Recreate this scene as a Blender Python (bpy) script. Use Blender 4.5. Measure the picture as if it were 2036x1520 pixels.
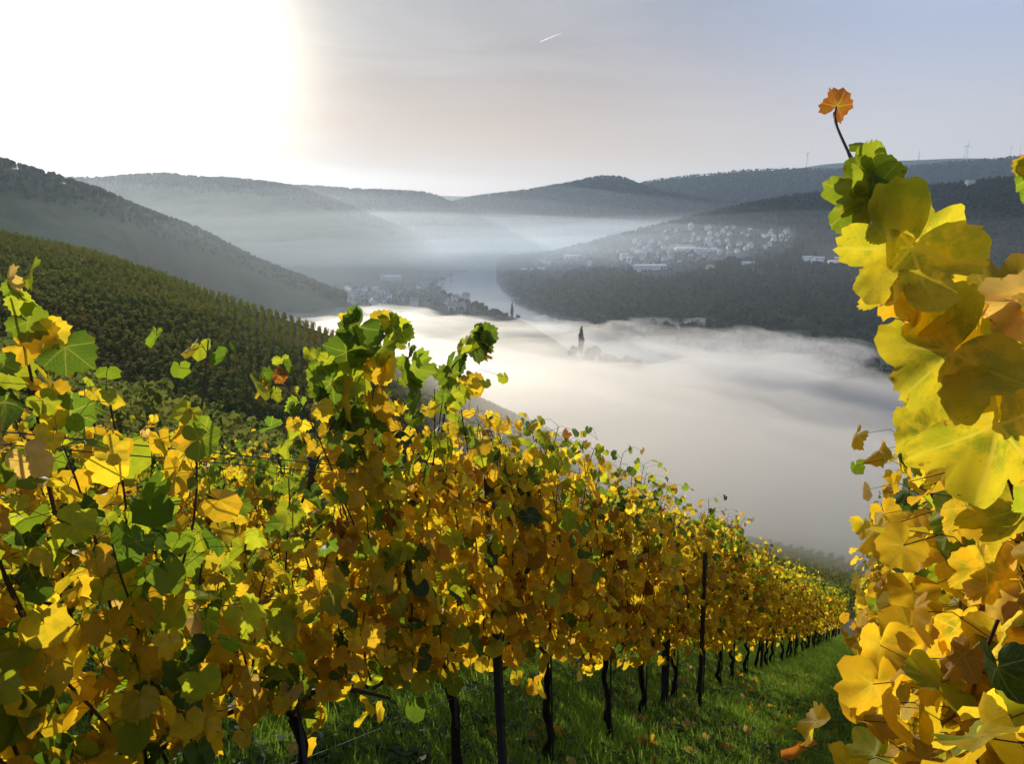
import bpy, bmesh, math, random
import numpy as np
from mathutils import Vector, Matrix, Euler, Quaternion

for o in list(bpy.data.objects):
    bpy.data.objects.remove(o)
R = math.radians
SC = bpy.context.scene
COL = SC.collection

# ------------------------------------------------------------------ camera
PITCH = R(12.28)
FPX = 1470.0
cd = bpy.data.cameras.new('camera')
cd.sensor_width = 36.0
cd.lens = 36.0 * FPX / 2036.0
cd.clip_start = 0.05
cd.clip_end = 60000
cam = bpy.data.objects.new('camera', cd)
COL.objects.link(cam)
cam.location = (0, 0, 0)
cam.rotation_euler = (R(90) - PITCH, 0, 0)
SC.camera = cam

# ------------------------------------------------------------------ light
SUN_AZ = R(-26.5)      # left of the view direction (+Y)
SUN_EL = R(11.5)
SUN_DIR = Vector((math.sin(SUN_AZ) * math.cos(SUN_EL), math.cos(SUN_AZ) * math.cos(SUN_EL), math.sin(SUN_EL)))
SUN_STRENGTH = 5.0
SKY_STRENGTH = 0.105
EXPOSURE = 0.22

W = bpy.data.worlds.new('World')
SC.world = W
W.use_nodes = True
nt = W.node_tree
for n in list(nt.nodes):
    nt.nodes.remove(n)


def N(tree, typ, **kw):
    n = tree.nodes.new(typ)
    for k, v in kw.items():
        if k == 'inp':
            for kk, vv in v.items():
                n.inputs[kk].default_value = vv
        else:
            setattr(n, k, v)
    return n


def L(tree, a, b):
    tree.links.new(a, b)


def math_node(tree, op, a, b=None, c=None, clamp=False):
    n = tree.nodes.new('ShaderNodeMath')
    n.operation = op
    n.use_clamp = clamp
    for i, v in enumerate((a, b, c)):
        if v is None:
            continue
        if isinstance(v, (int, float)):
            n.inputs[i].default_value = v
        else:
            tree.links.new(v, n.inputs[i])
    return n.outputs[0]


def mixc(tree, fac, a, b, blend='MIX'):
    n = tree.nodes.new('ShaderNodeMix')
    n.data_type = 'RGBA'
    n.blend_type = blend
    for sock, v in ((n.inputs[0], fac), (n.inputs[6], a), (n.inputs[7], b)):
        if isinstance(v, (int, float)):
            sock.default_value = v
        elif isinstance(v, (tuple, list)):
            sock.default_value = tuple(v) if len(v) == 4 else tuple(v) + (1.0,)
        else:
            tree.links.new(v, sock)
    return n.outputs[2]


sky = N(nt, 'ShaderNodeTexSky', sky_type='NISHITA', sun_disc=False, sun_elevation=SUN_EL,
        sun_rotation=SUN_AZ, altitude=250.0, air_density=1.0, dust_density=0.8, ozone_density=2.0)
tc = N(nt, 'ShaderNodeTexCoord')
sep = N(nt, 'ShaderNodeSeparateXYZ')
L(nt, tc.outputs['Generated'], sep.inputs[0])
# veil of thin cirrus, streaked, whitening the blue
mp = N(nt, 'ShaderNodeMapping')
mp.inputs['Rotation'].default_value = (0, R(24), R(-10))
mp.inputs['Scale'].default_value = (1.2, 1.2, 7.0)
L(nt, tc.outputs['Generated'], mp.inputs[0])
nz = N(nt, 'ShaderNodeTexNoise', inp={'Scale': 2.2, 'Detail': 7.0, 'Roughness': 0.55, 'Distortion': 0.6})
L(nt, mp.outputs[0], nz.inputs['Vector'])
cr = N(nt, 'ShaderNodeMapRange', inp={'From Min': 0.42, 'From Max': 0.75, 'To Min': 0.0, 'To Max': 1.0})
cr.interpolation_type = 'SMOOTHSTEP'
L(nt, nz.outputs[0], cr.inputs[0])
# aureole round the sun (forward scattering by the morning mist)
dp = N(nt, 'ShaderNodeVectorMath', operation='DOT_PRODUCT')
L(nt, tc.outputs['Generated'], dp.inputs[0])
dp.inputs[1].default_value = SUN_DIR
dpc = math_node(nt, 'MAXIMUM', dp.outputs['Value'], 0.0)
AUREOLE = True
g1 = math_node(nt, 'POWER', dpc, 115.0)
g2 = math_node(nt, 'POWER', dpc, 9.0)
HAZE_DENSITY = 4.6e-5
VALLEY_DENSITY = 1.7e-4
HAZE_G = 0.42
FOG_D = (0.009, 0.011, 0.0055)
FOG_G = 0.64

VEIL = ((3.2, 4.0, 6.0), (2.3, 2.0, 1.85), (6.4, 5.5, 4.7), (5.9, 3.1, 0.8))   # top away/near the sun, horizon away/near
# sky colour: Nishita, paled by the veil of mist and cirrus
hz = N(nt, 'ShaderNodeMapRange', inp={'From Min': 0.0, 'From Max': 0.30, 'To Min': 1.0, 'To Max': 0.0})
hz.interpolation_type = 'SMOOTHSTEP'
L(nt, sep.outputs[2], hz.inputs[0])
sp_ = N(nt, 'ShaderNodeMapRange', inp={'From Min': 0.55, 'From Max': 0.975, 'To Min': 0.0, 'To Max': 1.0})
sp_.interpolation_type = 'SMOOTHSTEP'
L(nt, dp.outputs['Value'], sp_.inputs[0])
# high thin cloud and mist over the Nishita blue: grey towards the sun, sandy along the horizon
VEIL_TOP = mixc(nt, sp_.outputs[0], VEIL[0], VEIL[1])
VEIL_LOW = mixc(nt, sp_.outputs[0], VEIL[2], VEIL[3])
veil = mixc(nt, hz.outputs[0], VEIL_TOP, VEIL_LOW)
skg = N(nt, 'ShaderNodeGamma', inp={1: 0.50})
L(nt, mixc(nt, 1.0, sky.outputs[0], (0.235, 0.235, 0.235), 'MULTIPLY'), skg.inputs[0])
skb = mixc(nt, 1.0, skg.outputs[0], (3.75, 4.05, 4.6), 'MULTIPLY')
SKY_A = mixc(nt, 0.80, skb, veil)
SKYMIX = mixc(nt, math_node(nt, 'MULTIPLY', cr.outputs[0], 0.34), SKY_A, (5.6, 5.35, 5.2))
glow1 = mixc(nt, 1.0, (40.0, 36.0, 26.0), g1, 'MULTIPLY')
glow2 = mixc(nt, 1.0, (0.35, 0.25, 0.1), g2, 'MULTIPLY')
s1 = mixc(nt, 1.0, SKYMIX, glow1, 'ADD')
s2 = mixc(nt, 1.0, s1, glow2, 'ADD')
bg = N(nt, 'ShaderNodeBackground')
bg.inputs['Strength'].default_value = SKY_STRENGTH
L(nt, s2, bg.inputs['Color'])
wo = N(nt, 'ShaderNodeOutputWorld')
L(nt, bg.outputs[0], wo.inputs['Surface'])

sl = bpy.data.lights.new('sun', 'SUN')
sl.energy = SUN_STRENGTH
sl.angle = R(0.53)
sl.color = (1.0, 0.90, 0.74)
so = bpy.data.objects.new('sun', sl)
COL.objects.link(so)
so.rotation_euler = (-SUN_DIR).to_track_quat('-Z', 'Y').to_euler()
so.location = (-200, 300, 400)

vs = SC.view_settings
vs.view_transform = 'Standard'
vs.look = 'None'
vs.exposure = EXPOSURE
vs.gamma = 1.0
vs.use_curve_mapping = False

cy = SC.cycles
cy.max_bounces = 8
cy.diffuse_bounces = 5
cy.glossy_bounces = 2
cy.transmission_bounces = 6
cy.transparent_max_bounces = 8
cy.volume_bounces = 2
cy.use_denoising = True
cy.caustics_reflective = False
cy.caustics_refractive = False
cy.sample_clamp_indirect = 6.0

# ------------------------------------------------------------------ helpers
rng = np.random.default_rng(7)
random.seed(11)
RIVER_Z = -153.0
CP, SP = math.cos(PITCH), math.sin(PITCH)


def ray(px, py):
    """world direction of a photo pixel, per metre of forward distance"""
    x = (px - 1018.0) / FPX
    y = -(py - 760.0) / FPX
    f = CP + y * SP
    u = y * CP - SP
    return np.array([x / f, 1.0, u / f])


def at(px, py, D):
    return ray(px, py) * D


def plane_D(py, z=RIVER_Z):
    return z / ray(1018, py)[2]


def on_plane(px, py, z=RIVER_Z):
    return ray(px, py) * plane_D(py, z)


def vnoise(x, y, seed=0):
    """smooth value noise, numpy arrays"""
    xi, yi = np.floor(x).astype(np.int64), np.floor(y).astype(np.int64)
    xf, yf = x - xi, y - yi
    xf = xf * xf * (3 - 2 * xf)
    yf = yf * yf * (3 - 2 * yf)

    def h(a, b):
        v = (a * 374761393 + b * 668265263 + seed * 982451653) & 0xFFFFFFFF
        v = ((v ^ (v >> 13)) * 1274126177) & 0xFFFFFFFF
        return ((v ^ (v >> 16)) & 0xFFFF) / 65535.0
    a, b, c, d = h(xi, yi), h(xi + 1, yi), h(xi, yi + 1), h(xi + 1, yi + 1)
    return (a * (1 - xf) + b * xf) * (1 - yf) + (c * (1 - xf) + d * xf) * yf


def fbm(x, y, seed=0, octs=4):
    s, a, t = 0.0, 0.5, 0.0
    for k in range(octs):
        s = s + a * vnoise(x * 2 ** k + 17.3 * k, y * 2 ** k - 9.1 * k, seed + k)
        t += a
        a *= 0.5
    return s / t * 2 - 1


def mesh_from(name, verts, faces, mats=(), smooth=False):
    me = bpy.data.meshes.new(name)
    me.from_pydata([tuple(v) for v in verts] if not isinstance(verts, np.ndarray) else verts.tolist(), [], faces if isinstance(faces, list) else faces.tolist())
    for m in mats:
        me.materials.append(m)
    if smooth:
        me.polygons.foreach_set('use_smooth', [True] * len(me.polygons))
    me.update()
    return me


def link(name, me, parent=None, **props):
    o = bpy.data.objects.new(name, me)
    COL.objects.link(o)
    if parent is not None:
        o.parent = parent
    for k, v in props.items():
        o[k] = v
    return o


def empty(name, loc=(0, 0, 0), rz=0.0, **props):
    o = link(name, None, **props)
    o.empty_display_size = 0.2
    o.location = loc
    o.rotation_euler = (0, 0, rz)
    return o


def grid_faces(nr, nc):
    i = np.arange((nr - 1) * (nc - 1))
    r, c = i // (nc - 1), i % (nc - 1)
    a = r * nc + c
    return np.stack([a, a + nc, a + nc + 1, a + 1], 1)


def resample(ctrl, n):
    """Catmull-Rom resampling of ctrl (k, ...) to n samples along axis 0"""
    k = len(ctrl)
    t = np.linspace(0, k - 1, n)
    i = np.clip(t.astype(int), 0, k - 2)
    f = (t - i).reshape((-1,) + (1,) * (ctrl.ndim - 1))
    p0, p1, p2, p3 = (ctrl[np.clip(i + o, 0, k - 1)] for o in (-1, 0, 1, 2))
    return 0.5 * ((2 * p1) + (p2 - p0) * f + (2 * p0 - 5 * p1 + 4 * p2 - p3) * f * f + (3 * p1 - p0 - 3 * p2 + p3) * f ** 3)


# ------------------------------------------------------------------ materials
MATS = {}


def new_mat(name):
    m = bpy.data.materials.new(name)
    m.use_nodes = True
    t = m.node_tree
    for n in list(t.nodes):
        t.nodes.remove(n)
    out = t.nodes.new('ShaderNodeOutputMaterial')
    MATS[name] = m
    return m, t, out


def noise(t, scale, detail=4.0, rough=0.55, vec=None):
    n = t.nodes.new('ShaderNodeTexNoise')
    n.inputs['Scale'].default_value = scale
    n.inputs['Detail'].default_value = detail
    n.inputs['Roughness'].default_value = rough
    if vec is not None:
        t.links.new(vec, n.inputs['Vector'])
    return n.outputs[0]


def obj_coord(t):
    return t.nodes.new('ShaderNodeTexCoord').outputs['Object']


def ramp(t, fac, stops):
    n = t.nodes.new('ShaderNodeValToRGB')
    els = n.color_ramp.elements
    while len(els) < len(stops):
        els.new(0.5)
    for e, (p, c) in zip(els, stops):
        e.position = p
        e.color = tuple(c) + (1.0,)
    t.links.new(fac, n.inputs[0])
    return n.outputs[0]


def simple_mat(name, c1, c2, scale=5.0, rough=0.7, spec=0.3, bump=0.0, bump_scale=None, metallic=0.0):
    m, t, out = new_mat(name)
    v = obj_coord(t)
    nz_ = noise(t, scale, 5.0, 0.6, v)
    col = mixc(t, nz_, c1, c2)
    p = t.nodes.new('ShaderNodeBsdfPrincipled')
    t.links.new(col, p.inputs['Base Color'])
    p.inputs['Roughness'].default_value = rough
    p.inputs['Specular IOR Level'].default_value = spec
    p.inputs['Metallic'].default_value = metallic
    if bump:
        b = t.nodes.new('ShaderNodeBump')
        b.inputs['Strength'].default_value = bump
        b.inputs['Distance'].default_value = 0.02
        t.links.new(noise(t, bump_scale or scale * 4, 4.0, 0.6, v), b.inputs['Height'])
        t.links.new(b.outputs[0], p.inputs['Normal'])
    t.links.new(p.outputs[0], out.inputs['Surface'])
    return m


def volume_mat(name, color, density, g, absorb=0.0):
    m, t, out = new_mat(name)
    p = t.nodes.new('ShaderNodeVolumePrincipled')
    p.inputs['Color'].default_value = tuple(color) + (1.0,)
    p.inputs['Density'].default_value = density
    p.inputs['Anisotropy'].default_value = g
    t.links.new(p.outputs[0], out.inputs['Volume'])
    return m


def scatter(name, pts, scales, protos, parent=None, yaw=True, tilt=0.0, seed=0, **props):
    """points -> instances of the proto meshes (stuff only)"""
    me = bpy.data.meshes.new(name)
    me.vertices.add(len(pts))
    me.vertices.foreach_set('co', np.asarray(pts, dtype=np.float32).ravel())
    a = me.attributes.new('sc', 'FLOAT', 'POINT')
    a.data.foreach_set('value', np.asarray(scales, dtype=np.float32))
    r = np.random.default_rng(seed + 5)
    n = len(pts)
    rot = np.zeros((n, 3), dtype=np.float32)
    if yaw:
        rot[:, 2] = r.uniform(0, 6.283, n)
    rot[:, 0] = r.uniform(-tilt, tilt, n)
    rot[:, 1] = r.uniform(-tilt, tilt, n)
    a = me.attributes.new('rot', 'FLOAT_VECTOR', 'POINT')
    a.data.foreach_set('vector', rot.ravel())
    a = me.attributes.new('pick', 'INT', 'POINT')
    a.data.foreach_set('value', r.integers(0, len(protos), n).astype(np.int32))
    o = link(name, me, parent, kind='stuff', **props)
    g = bpy.data.node_groups.new(name + '_nodes', 'GeometryNodeTree')
    g.interface.new_socket('Geometry', in_out='INPUT', socket_type='NodeSocketGeometry')
    g.interface.new_socket('Geometry', in_out='OUTPUT', socket_type='NodeSocketGeometry')
    gi, go = g.nodes.new('NodeGroupInput'), g.nodes.new('NodeGroupOutput')
    iop = g.nodes.new('GeometryNodeInstanceOnPoints')
    g2i = g.nodes.new('GeometryNodeGeometryToInstance')
    for pm in protos:
        oi = g.nodes.new('GeometryNodeObjectInfo')
        oi.inputs['Object'].default_value = pm
        oi.inputs['As Instance'].default_value = True
        g.links.new(oi.outputs['Geometry'], g2i.inputs[0])
    g.links.new(gi.outputs[0], iop.inputs['Points'])
    g.links.new(g2i.outputs[0], iop.inputs['Instance'])
    iop.inputs['Pick Instance'].default_value = True
    for nm, typ, sock in (('sc', 'FLOAT', 'Scale'), ('rot', 'FLOAT_VECTOR', 'Rotation'), ('pick', 'INT', 'Instance Index')):
        na = g.nodes.new('GeometryNodeInputNamedAttribute')
        na.data_type = typ
        na.inputs['Name'].default_value = nm
        src = na.outputs[0]
        g.links.new(src, iop.inputs[sock])
    g.links.new(iop.outputs[0], go.inputs[0])
    md = o.modifiers.new('instances', 'NODES')
    md.node_group = g
    return o


def proto(name, me):
    """a source shape for scatter(); kept out of the scene collection"""
    return bpy.data.objects.new(name, me)
# ================================================================== LANDSCAPE
# ---- land materials
def land_mat(name, stops, scale, rough=0.9, stripe=None):
    m, t, out = new_mat(name)
    v = obj_coord(t)
    n1 = noise(t, scale, 6.0, 0.62, v)
    col = ramp(t, n1, stops)
    n2 = noise(t, scale * 9, 4.0, 0.6, v)
    col = mixc(t, math_node(t, 'MULTIPLY', n2, 0.5), col, (0.01, 0.012, 0.006), 'MIX')
    p = t.nodes.new('ShaderNodeBsdfPrincipled')
    t.links.new(col, p.inputs['Base Color'])
    p.inputs['Roughness'].default_value = rough
    p.inputs['Specular IOR Level'].default_value = 0.1
    t.links.new(p.outputs[0], out.inputs['Surface'])
    return m


M_FOREST_FLOOR = land_mat('forest_floor', [(0.3, (0.028, 0.034, 0.018)), (0.5, (0.045, 0.05, 0.024)), (0.7, (0.07, 0.06, 0.03))], 0.006)
M_FIELD = land_mat('field_land', [(0.32, (0.05, 0.065, 0.025)), (0.48, (0.09, 0.12, 0.035)), (0.56, (0.12, 0.12, 0.045)), (0.7, (0.06, 0.07, 0.03))], 0.008)
M_VALLEY = land_mat('valley_land', [(0.3, (0.04, 0.055, 0.022)), (0.5, (0.06, 0.08, 0.03)), (0.62, (0.10, 0.11, 0.05)), (0.75, (0.05, 0.06, 0.03))], 0.01)


def loft(name, cols, mat, nc, nr, bumps=3.0, bscale=0.012, back=700.0, seed=1, drop=True, label=None):
    """a hill from columns of (photo x, [(photo y, forward distance) near -> ridge]); falls away again behind the ridge"""
    g = []
    for px, prof in cols:
        col = []
        for py, D in prof:
            if D == 'P':
                p = on_plane(px, py)
            else:
                p = at(px, py, D)
            col.append(p)
        if drop:
            d = ray(px, prof[0][0])
            f = np.array(col[0])
            k = 0.96
            col.insert(0, np.array([f[0] * k, f[1] * k, min(f[2] - 6, RIVER_Z - 6) if f[2] < -120 else f[2] - 25]))
        r = np.array(col[-1])
        d = np.array([r[0], r[1], 0]) / math.hypot(r[0], r[1])
        col.append(r + d * back * 0.3 + np.array([0, 0, -0.03 * back]))
        col.append(r + d * back + np.array([0, 0, -0.28 * back]))
        col.append(np.array([*(r + d * back * 1.8)[:2], min(RIVER_Z - 4, r[2] - 0.5 * back)]))
        g.append(col)
    g = np.array(g)                                # cols, rows, 3
    g = resample(g, nc)
    g = np.swapaxes(resample(np.swapaxes(g, 0, 1), nr), 0, 1)
    n = fbm(g[..., 0] * bscale, g[..., 1] * bscale, seed, 5)
    g[..., 2] += n * bumps
    V = g.reshape(-1, 3)
    me = mesh_from(name, V, grid_faces(nc, nr), [mat], True)
    o = link(name, me, kind='structure')
    return o, g


def surface_points(g, n, c0=0.0, c1=1.0, r0=0.0, r1=1.0, seed=3, cull=True):
    """n random points on a loft grid, roughly even over its area"""
    nc, nr = g.shape[:2]
    e1 = np.linalg.norm(g[1:, :-1] - g[:-1, :-1], axis=-1)
    e2 = np.linalg.norm(g[:-1, 1:] - g[:-1, :-1], axis=-1)
    w = e1 * e2
    ci, ri = np.meshgrid(np.arange(nc - 1) / (nc - 1), np.arange(nr - 1) / (nr - 1), indexing='ij')
    w = w * ((ci >= c0) & (ci <= c1) & (ri >= r0) & (ri <= r1))
    r = np.random.default_rng(seed)
    k = r.choice(w.size, n, p=(w / w.sum()).ravel())
    i, j = k // (nr - 1), k % (nr - 1)
    a, b = r.random((2, n, 1))
    p = (g[i, j] * (1 - a) + g[i + 1, j] * a) * (1 - b) + (g[i, j + 1] * (1 - a) + g[i + 1, j + 1] * a) * b
    return p


# ---- ground sheet of the valley floor, out past the hills
V, F = [], []
ext = 16000
ng = 60
xs = np.sign(np.linspace(-1, 1, ng)) * np.abs(np.linspace(-1, 1, ng)) ** 2 * ext
gx, gy = np.meshgrid(xs, xs + 2000, indexing='ij')
gz = np.full_like(gx, RIVER_Z - 0.6)
me = mesh_from('ground', np.stack([gx, gy, gz], -1).reshape(-1, 3), grid_faces(ng, ng), [M_VALLEY], True)
link('ground', me, kind='structure')

# ---- river
m, t, out = new_mat('river_water')
p = t.nodes.new('ShaderNodeBsdfPrincipled')
p.inputs['Base Color'].default_value = (0.10, 0.11, 0.10, 1)
p.inputs['Roughness'].default_value = 0.12
p.inputs['Specular IOR Level'].default_value = 0.9
b = t.nodes.new('ShaderNodeBump')
b.inputs['Strength'].default_value = 0.12
b.inputs['Distance'].default_value = 0.3
L(t, noise(t, 0.08, 5, 0.6, obj_coord(t)), b.inputs['Height'])
L(t, b.outputs[0], p.inputs['Normal'])
L(t, p.outputs[0], out.inputs['Surface'])
left_bank = [(1240, 500), (1090, 510), (1010, 520), (955, 530), (905, 545), (868, 567), (890, 584), (935, 603), (985, 620), (1035, 636), (1090, 668), (1165, 720), (1270, 790), (1420, 850), (1700, 900), (2300, 960)]
right_bank = [(1250, 496), (1110, 503), (1055, 509), (1015, 521), (998, 533), (991, 548), (998, 568), (1030, 588), (1080, 606), (1130, 622), (1190, 642), (1280, 664), (1400, 690), (1560, 715), (1800, 750), (2400, 800)]
lb = resample(np.array([on_plane(*q) for q in left_bank]), 160)
rb = resample(np.array([on_plane(*q) for q in right_bank]), 160)
V = np.stack([lb, lb * 0.67 + rb * 0.33, lb * 0.33 + rb * 0.67, rb], 1)
V[..., 2] = RIVER_Z - 0.2
me = mesh_from('river', V.reshape(-1, 3), grid_faces(160, 4), [m], True)
link('river', me, kind='structure')

# ---- hills: (photo x, [(photo y, forward distance) ...])
# wooded right bank with the town on its terrace
right_cols = [
    (990, [(551, 'P'), (546, 'P'), (541, 'P'), (536, 'P'), (531, 'P'), (527, 'P'), (523, 'P'), (519, 'P')]),
    (1003, [(566, 'P'), (561, 1830), (555, 1920), (549, 2020), (542, 2140), (534, 2280), (527, 2420), (520, 2580)]),
    (1040, [(592, 'P'), (582, 1520), (570, 1610), (556, 1740), (543, 1880), (532, 2050), (523, 2200), (515, 2400)]),
    (1100, [(613, 'P'), (600, 1350), (585, 1440), (566, 1580), (550, 1740), (535, 1950), (521, 2180), (507, 2500)]),
    (1250, [(658, 'P'), (640, 1060), (612, 1180), (575, 1380), (545, 1640), (515, 1950), (490, 2250), (470, 2520)]),
    (1400, [(690, 'P'), (665, 930), (630, 1040), (585, 1260), (545, 1520), (505, 1860), (470, 2150), (432, 2450)]),
    (1550, [(715, 'P'), (685, 870), (640, 960), (590, 1160), (545, 1420), (500, 1760), (450, 2150), (402, 2480)]),
    (1700, [(738, 'P'), (705, 820), (650, 920), (600, 1080), (550, 1340), (505, 1620), (440, 2050), (383, 2420)]),
    (1900, [(765, 'P'), (725, 780), (660, 880), (605, 1030), (550, 1260), (500, 1520), (430, 1900), (372, 2250)]),
    (2100, [(790, 'P'), (745, 740), (670, 850), (605, 1000), (545, 1200), (490, 1450), (415, 1780), (350, 2100)]),
    (2450, [(825, 'P'), (770, 700), (690, 800), (610, 950), (540, 1130), (470, 1400), (390, 1700), (325, 2000)]),
]
o_right, G_right = loft('hill_wooded_bank', right_cols, M_FOREST_FLOOR, 150, 70, 5.0, 0.008, seed=3)

# dark ridge behind the town, and the one behind the valley bend
ridge_a = [(880, 410), (940, 396), (1000, 387), (1060, 380), (1120, 371), (1175, 359), (1205, 355), (1240, 358), (1265, 369), (1310, 384), (1400, 400), (1500, 420)]
cols = [(x, [(505, 3300), (480, 3500), (450, 3700), (ry * 0.5 + 440 * 0.5, 4000), (ry, 4300)]) for x, ry in ridge_a]
o_ra, G_ra = loft('hill_far_ridge', cols, M_FOREST_FLOOR, 130, 40, 8.0, 0.004, seed=5)
ridge_b = [(1180, 392), (1262, 371), (1340, 358), (1450, 347), (1560, 340), (1680, 340), (1800, 335), (1930, 324), (2036, 316), (2200, 305), (2450, 300)]
cols = [(x, [(500, 3700), (470, 3900), (440, 4200), (ry * 0.5 + 440 * 0.5, 4600), (ry, 5000)]) for x, ry in ridge_b]
o_rb, G_rb = loft('hill_far_ridge', cols, M_FOREST_FLOOR, 150, 40, 8.0, 0.004, seed=6)
plat = [(700, 392), (840, 389), (960, 391), (1200, 385), (1450, 352), (1580, 337), (1660, 327), (1800, 321), (1920, 317), (2036, 318), (2400, 312)]
cols = [(x, [(460, 6000), (420, 6400), (ry * 0.6 + 420 * 0.4, 7000), (ry, 7600)]) for x, ry in plat]
o_pl, G_pl = loft('hill_plateau', cols, M_FIELD, 120, 30, 5.0, 0.002, seed=7)

# left side of the valley
ridge_c = [(380, 372), (480, 376), (560, 377), (620, 377), (700, 381), (780, 385), (845, 388), (885, 402), (930, 424), (980, 450), (1040, 488), (1090, 512)]
cols = [(x, [(530 if x < 900 else max(515, ry + 6), 2900), (505 if x < 900 else max(512, ry + 3), 3050), ((ry + 2 * 505) / 3 if ry < 490 else ry + 1, 3250), ((2 * ry + 505) / 3 if ry < 490 else ry + .5, 3450), (ry, 3700)]) for x, ry in ridge_c]
o_rc, G_rc = loft('hill_left_ridge', cols, M_FOREST_FLOOR, 130, 40, 7.0, 0.005, seed=8)
ridge_d = [(-350, 330), (-150, 345), (20, 358), (110, 361), (200, 361), (255, 357), (325, 354), (400, 360), (470, 362), (540, 371), (600, 384), (680, 412), (760, 446), (850, 482), (900, 510), (930, 532)]
cols = []
for x, ry in ridge_d:
    lo = 566 if x < 760 else max(570 - (x - 760) * 0.22, ry + 8)
    cols.append((x, [(lo, 'P'), (lo * .8 + ry * .2, plane_D(lo) + 170), (lo * .55 + ry * .45, plane_D(lo) + 420), (lo * .25 + ry * .75, plane_D(lo) + 720), (ry, plane_D(lo) + 1000)]))
o_rd, G_rd = loft('hill_left_woods', cols, M_FIELD, 150, 50, 7.0, 0.007, seed=9)
ridge_e = [(-450, 270, 900), (-250, 292, 950), (-60, 318, 1000), (0, 331, 1020), (60, 346, 1050), (130, 367, 1090), (210, 392, 1140), (320, 436, 1200), (385, 461, 1250), (450, 493, 1280), (530, 536, 1310), (620, 572, 1290), (690, 597, 1250)]
cols = []
for x, ry, rd in ridge_e:
    lo = min(640, 560 + 0.13 * max(0, x))
    lo = max(lo, ry + 6)
    D0 = plane_D(lo) if lo > 590 else 760 + 0.25 * max(0, x)
    D0 = min(D0, rd - 60)
    cols.append((x, [(lo, D0), (lo * .75 + ry * .25, D0 * .75 + rd * .25), (lo * .5 + ry * .5, D0 * .5 + rd * .5), (lo * .25 + ry * .75, D0 * .25 + rd * .75), (ry, rd)]))
o_re, G_re = loft('hill_left_shoulder', cols, M_FIELD, 140, 50, 5.0, 0.01, seed=10, back=500)

# spur planted with vines, across the gully
spur = [(-500, 370, 175, 850, 70), (-250, 412, 185, 880, 72), (0, 478, 200, 900, 75), (200, 520, 212, 920, 80), (400, 586, 222, 935, 85), (660, 676, 232, 985, 95), (860, 768, 236, 1045, 105), (960, 818, 238, 1080, 115), (1060, 868, 240, 1100, 130), (1160, 925, 240, 1110, 150), (1260, 985, 240, 1120, 170), (1380, 1050, 240, 1125, 190), (1520, 1118, 245, 1140, 215)]
cols = []
for x, ry, rd, lo, ld in spur:
    pr = []
    for f in np.linspace(0, 1, 5):
        a, c = at(x, lo, ld), at(x, ry, rd)
        q = a * (1 - f) + c * f
        q[2] += 5.0 * math.sin(f * math.pi) * 0.7
        y_ = None
        pr.append(q)
    cols.append((x, pr))
M_SPUR = land_mat('spur_soil', [(0.35, (0.035, 0.045, 0.02)), (0.5, (0.05, 0.06, 0.025)), (0.65, (0.085, 0.065, 0.04))], 0.06)
g = []
for x, pr in cols:
    r = pr[-1]
    d = np.array([r[0], r[1], 0]) / math.hypot(r[0], r[1])
    g.append([pr[0] - d * 12 + np.array([0, 0, -6])] + pr + [r + d * 14 + np.array([0, 0, -1.2]), r + d * 60 + np.array([0, 0, -16]), r + d * 200 + np.array([0, 0, -75]), r + d * 420 + np.array([0, 0, -160])])
g = np.array(g)
g = resample(g, 140)
g = np.swapaxes(resample(np.swapaxes(g, 0, 1), 70), 0, 1)
g[..., 2] += fbm(g[..., 0] * .03, g[..., 1] * .03, 21, 4) * 0.8
G_spur = g
link('hill_vineyard_spur', mesh_from('hill_vineyard_spur', g.reshape(-1, 3), grid_faces(140, 70), [M_SPUR], True), kind='structure')

# ---- our own slope
ROW_AZ = R(29.0)
RD = np.array([math.sin(ROW_AZ), math.cos(ROW_AZ)])        # down the rows
RU = np.array([math.cos(ROW_AZ), -math.sin(ROW_AZ)])       # across, to the right
PROF_D = np.array([-90, -10, -2, 0.0, 0.9, 3.25, 7.55, 20, 39.3, 40.0, 43.0, 43.8, 60, 100, 150, 220, 300, 420, 600])
PROF_Z = np.array([28, 1.2, -1.62, -2.2, -2.5, -3.36, -5.44, -11.8, -21.4, -21.8, -22.3, -22.9, -30.3, -47.5, -68, -94, -120, -152, -158])
_d = np.linspace(-90, 600, 3000)
_z = np.interp(_d, PROF_D, PROF_Z)
_k = np.ones(9) / 9


def slope_z(x, y):
    d = x * RD[0] + y * RD[1]
    u = x * RU[0] + y * RU[1]
    z = np.interp(d, _d, _z)
    c = np.where(u < -3, -0.07 * (-u - 3) * np.clip((u + 9) / 6, 0, 1), 0.0)
    c = c + np.where(u < -6, 0.085 * (-u - 6), 0) - np.where(u < -40, 0.12 * (-u - 40), 0)
    c = np.where(u > 4, 0.05 * (u - 4), c)
    return z + c * np.clip((220 - d) / 200, 0.15, 1)


def slope_zn(x, y):
    return slope_z(x, y) + 0.05 * fbm(np.asarray(x) * 0.9, np.asarray(y) * 0.9, 31, 3)


def du(d, u):
    return d * RD[0] + u * RU[0], d * RD[1] + u * RU[1]


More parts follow.
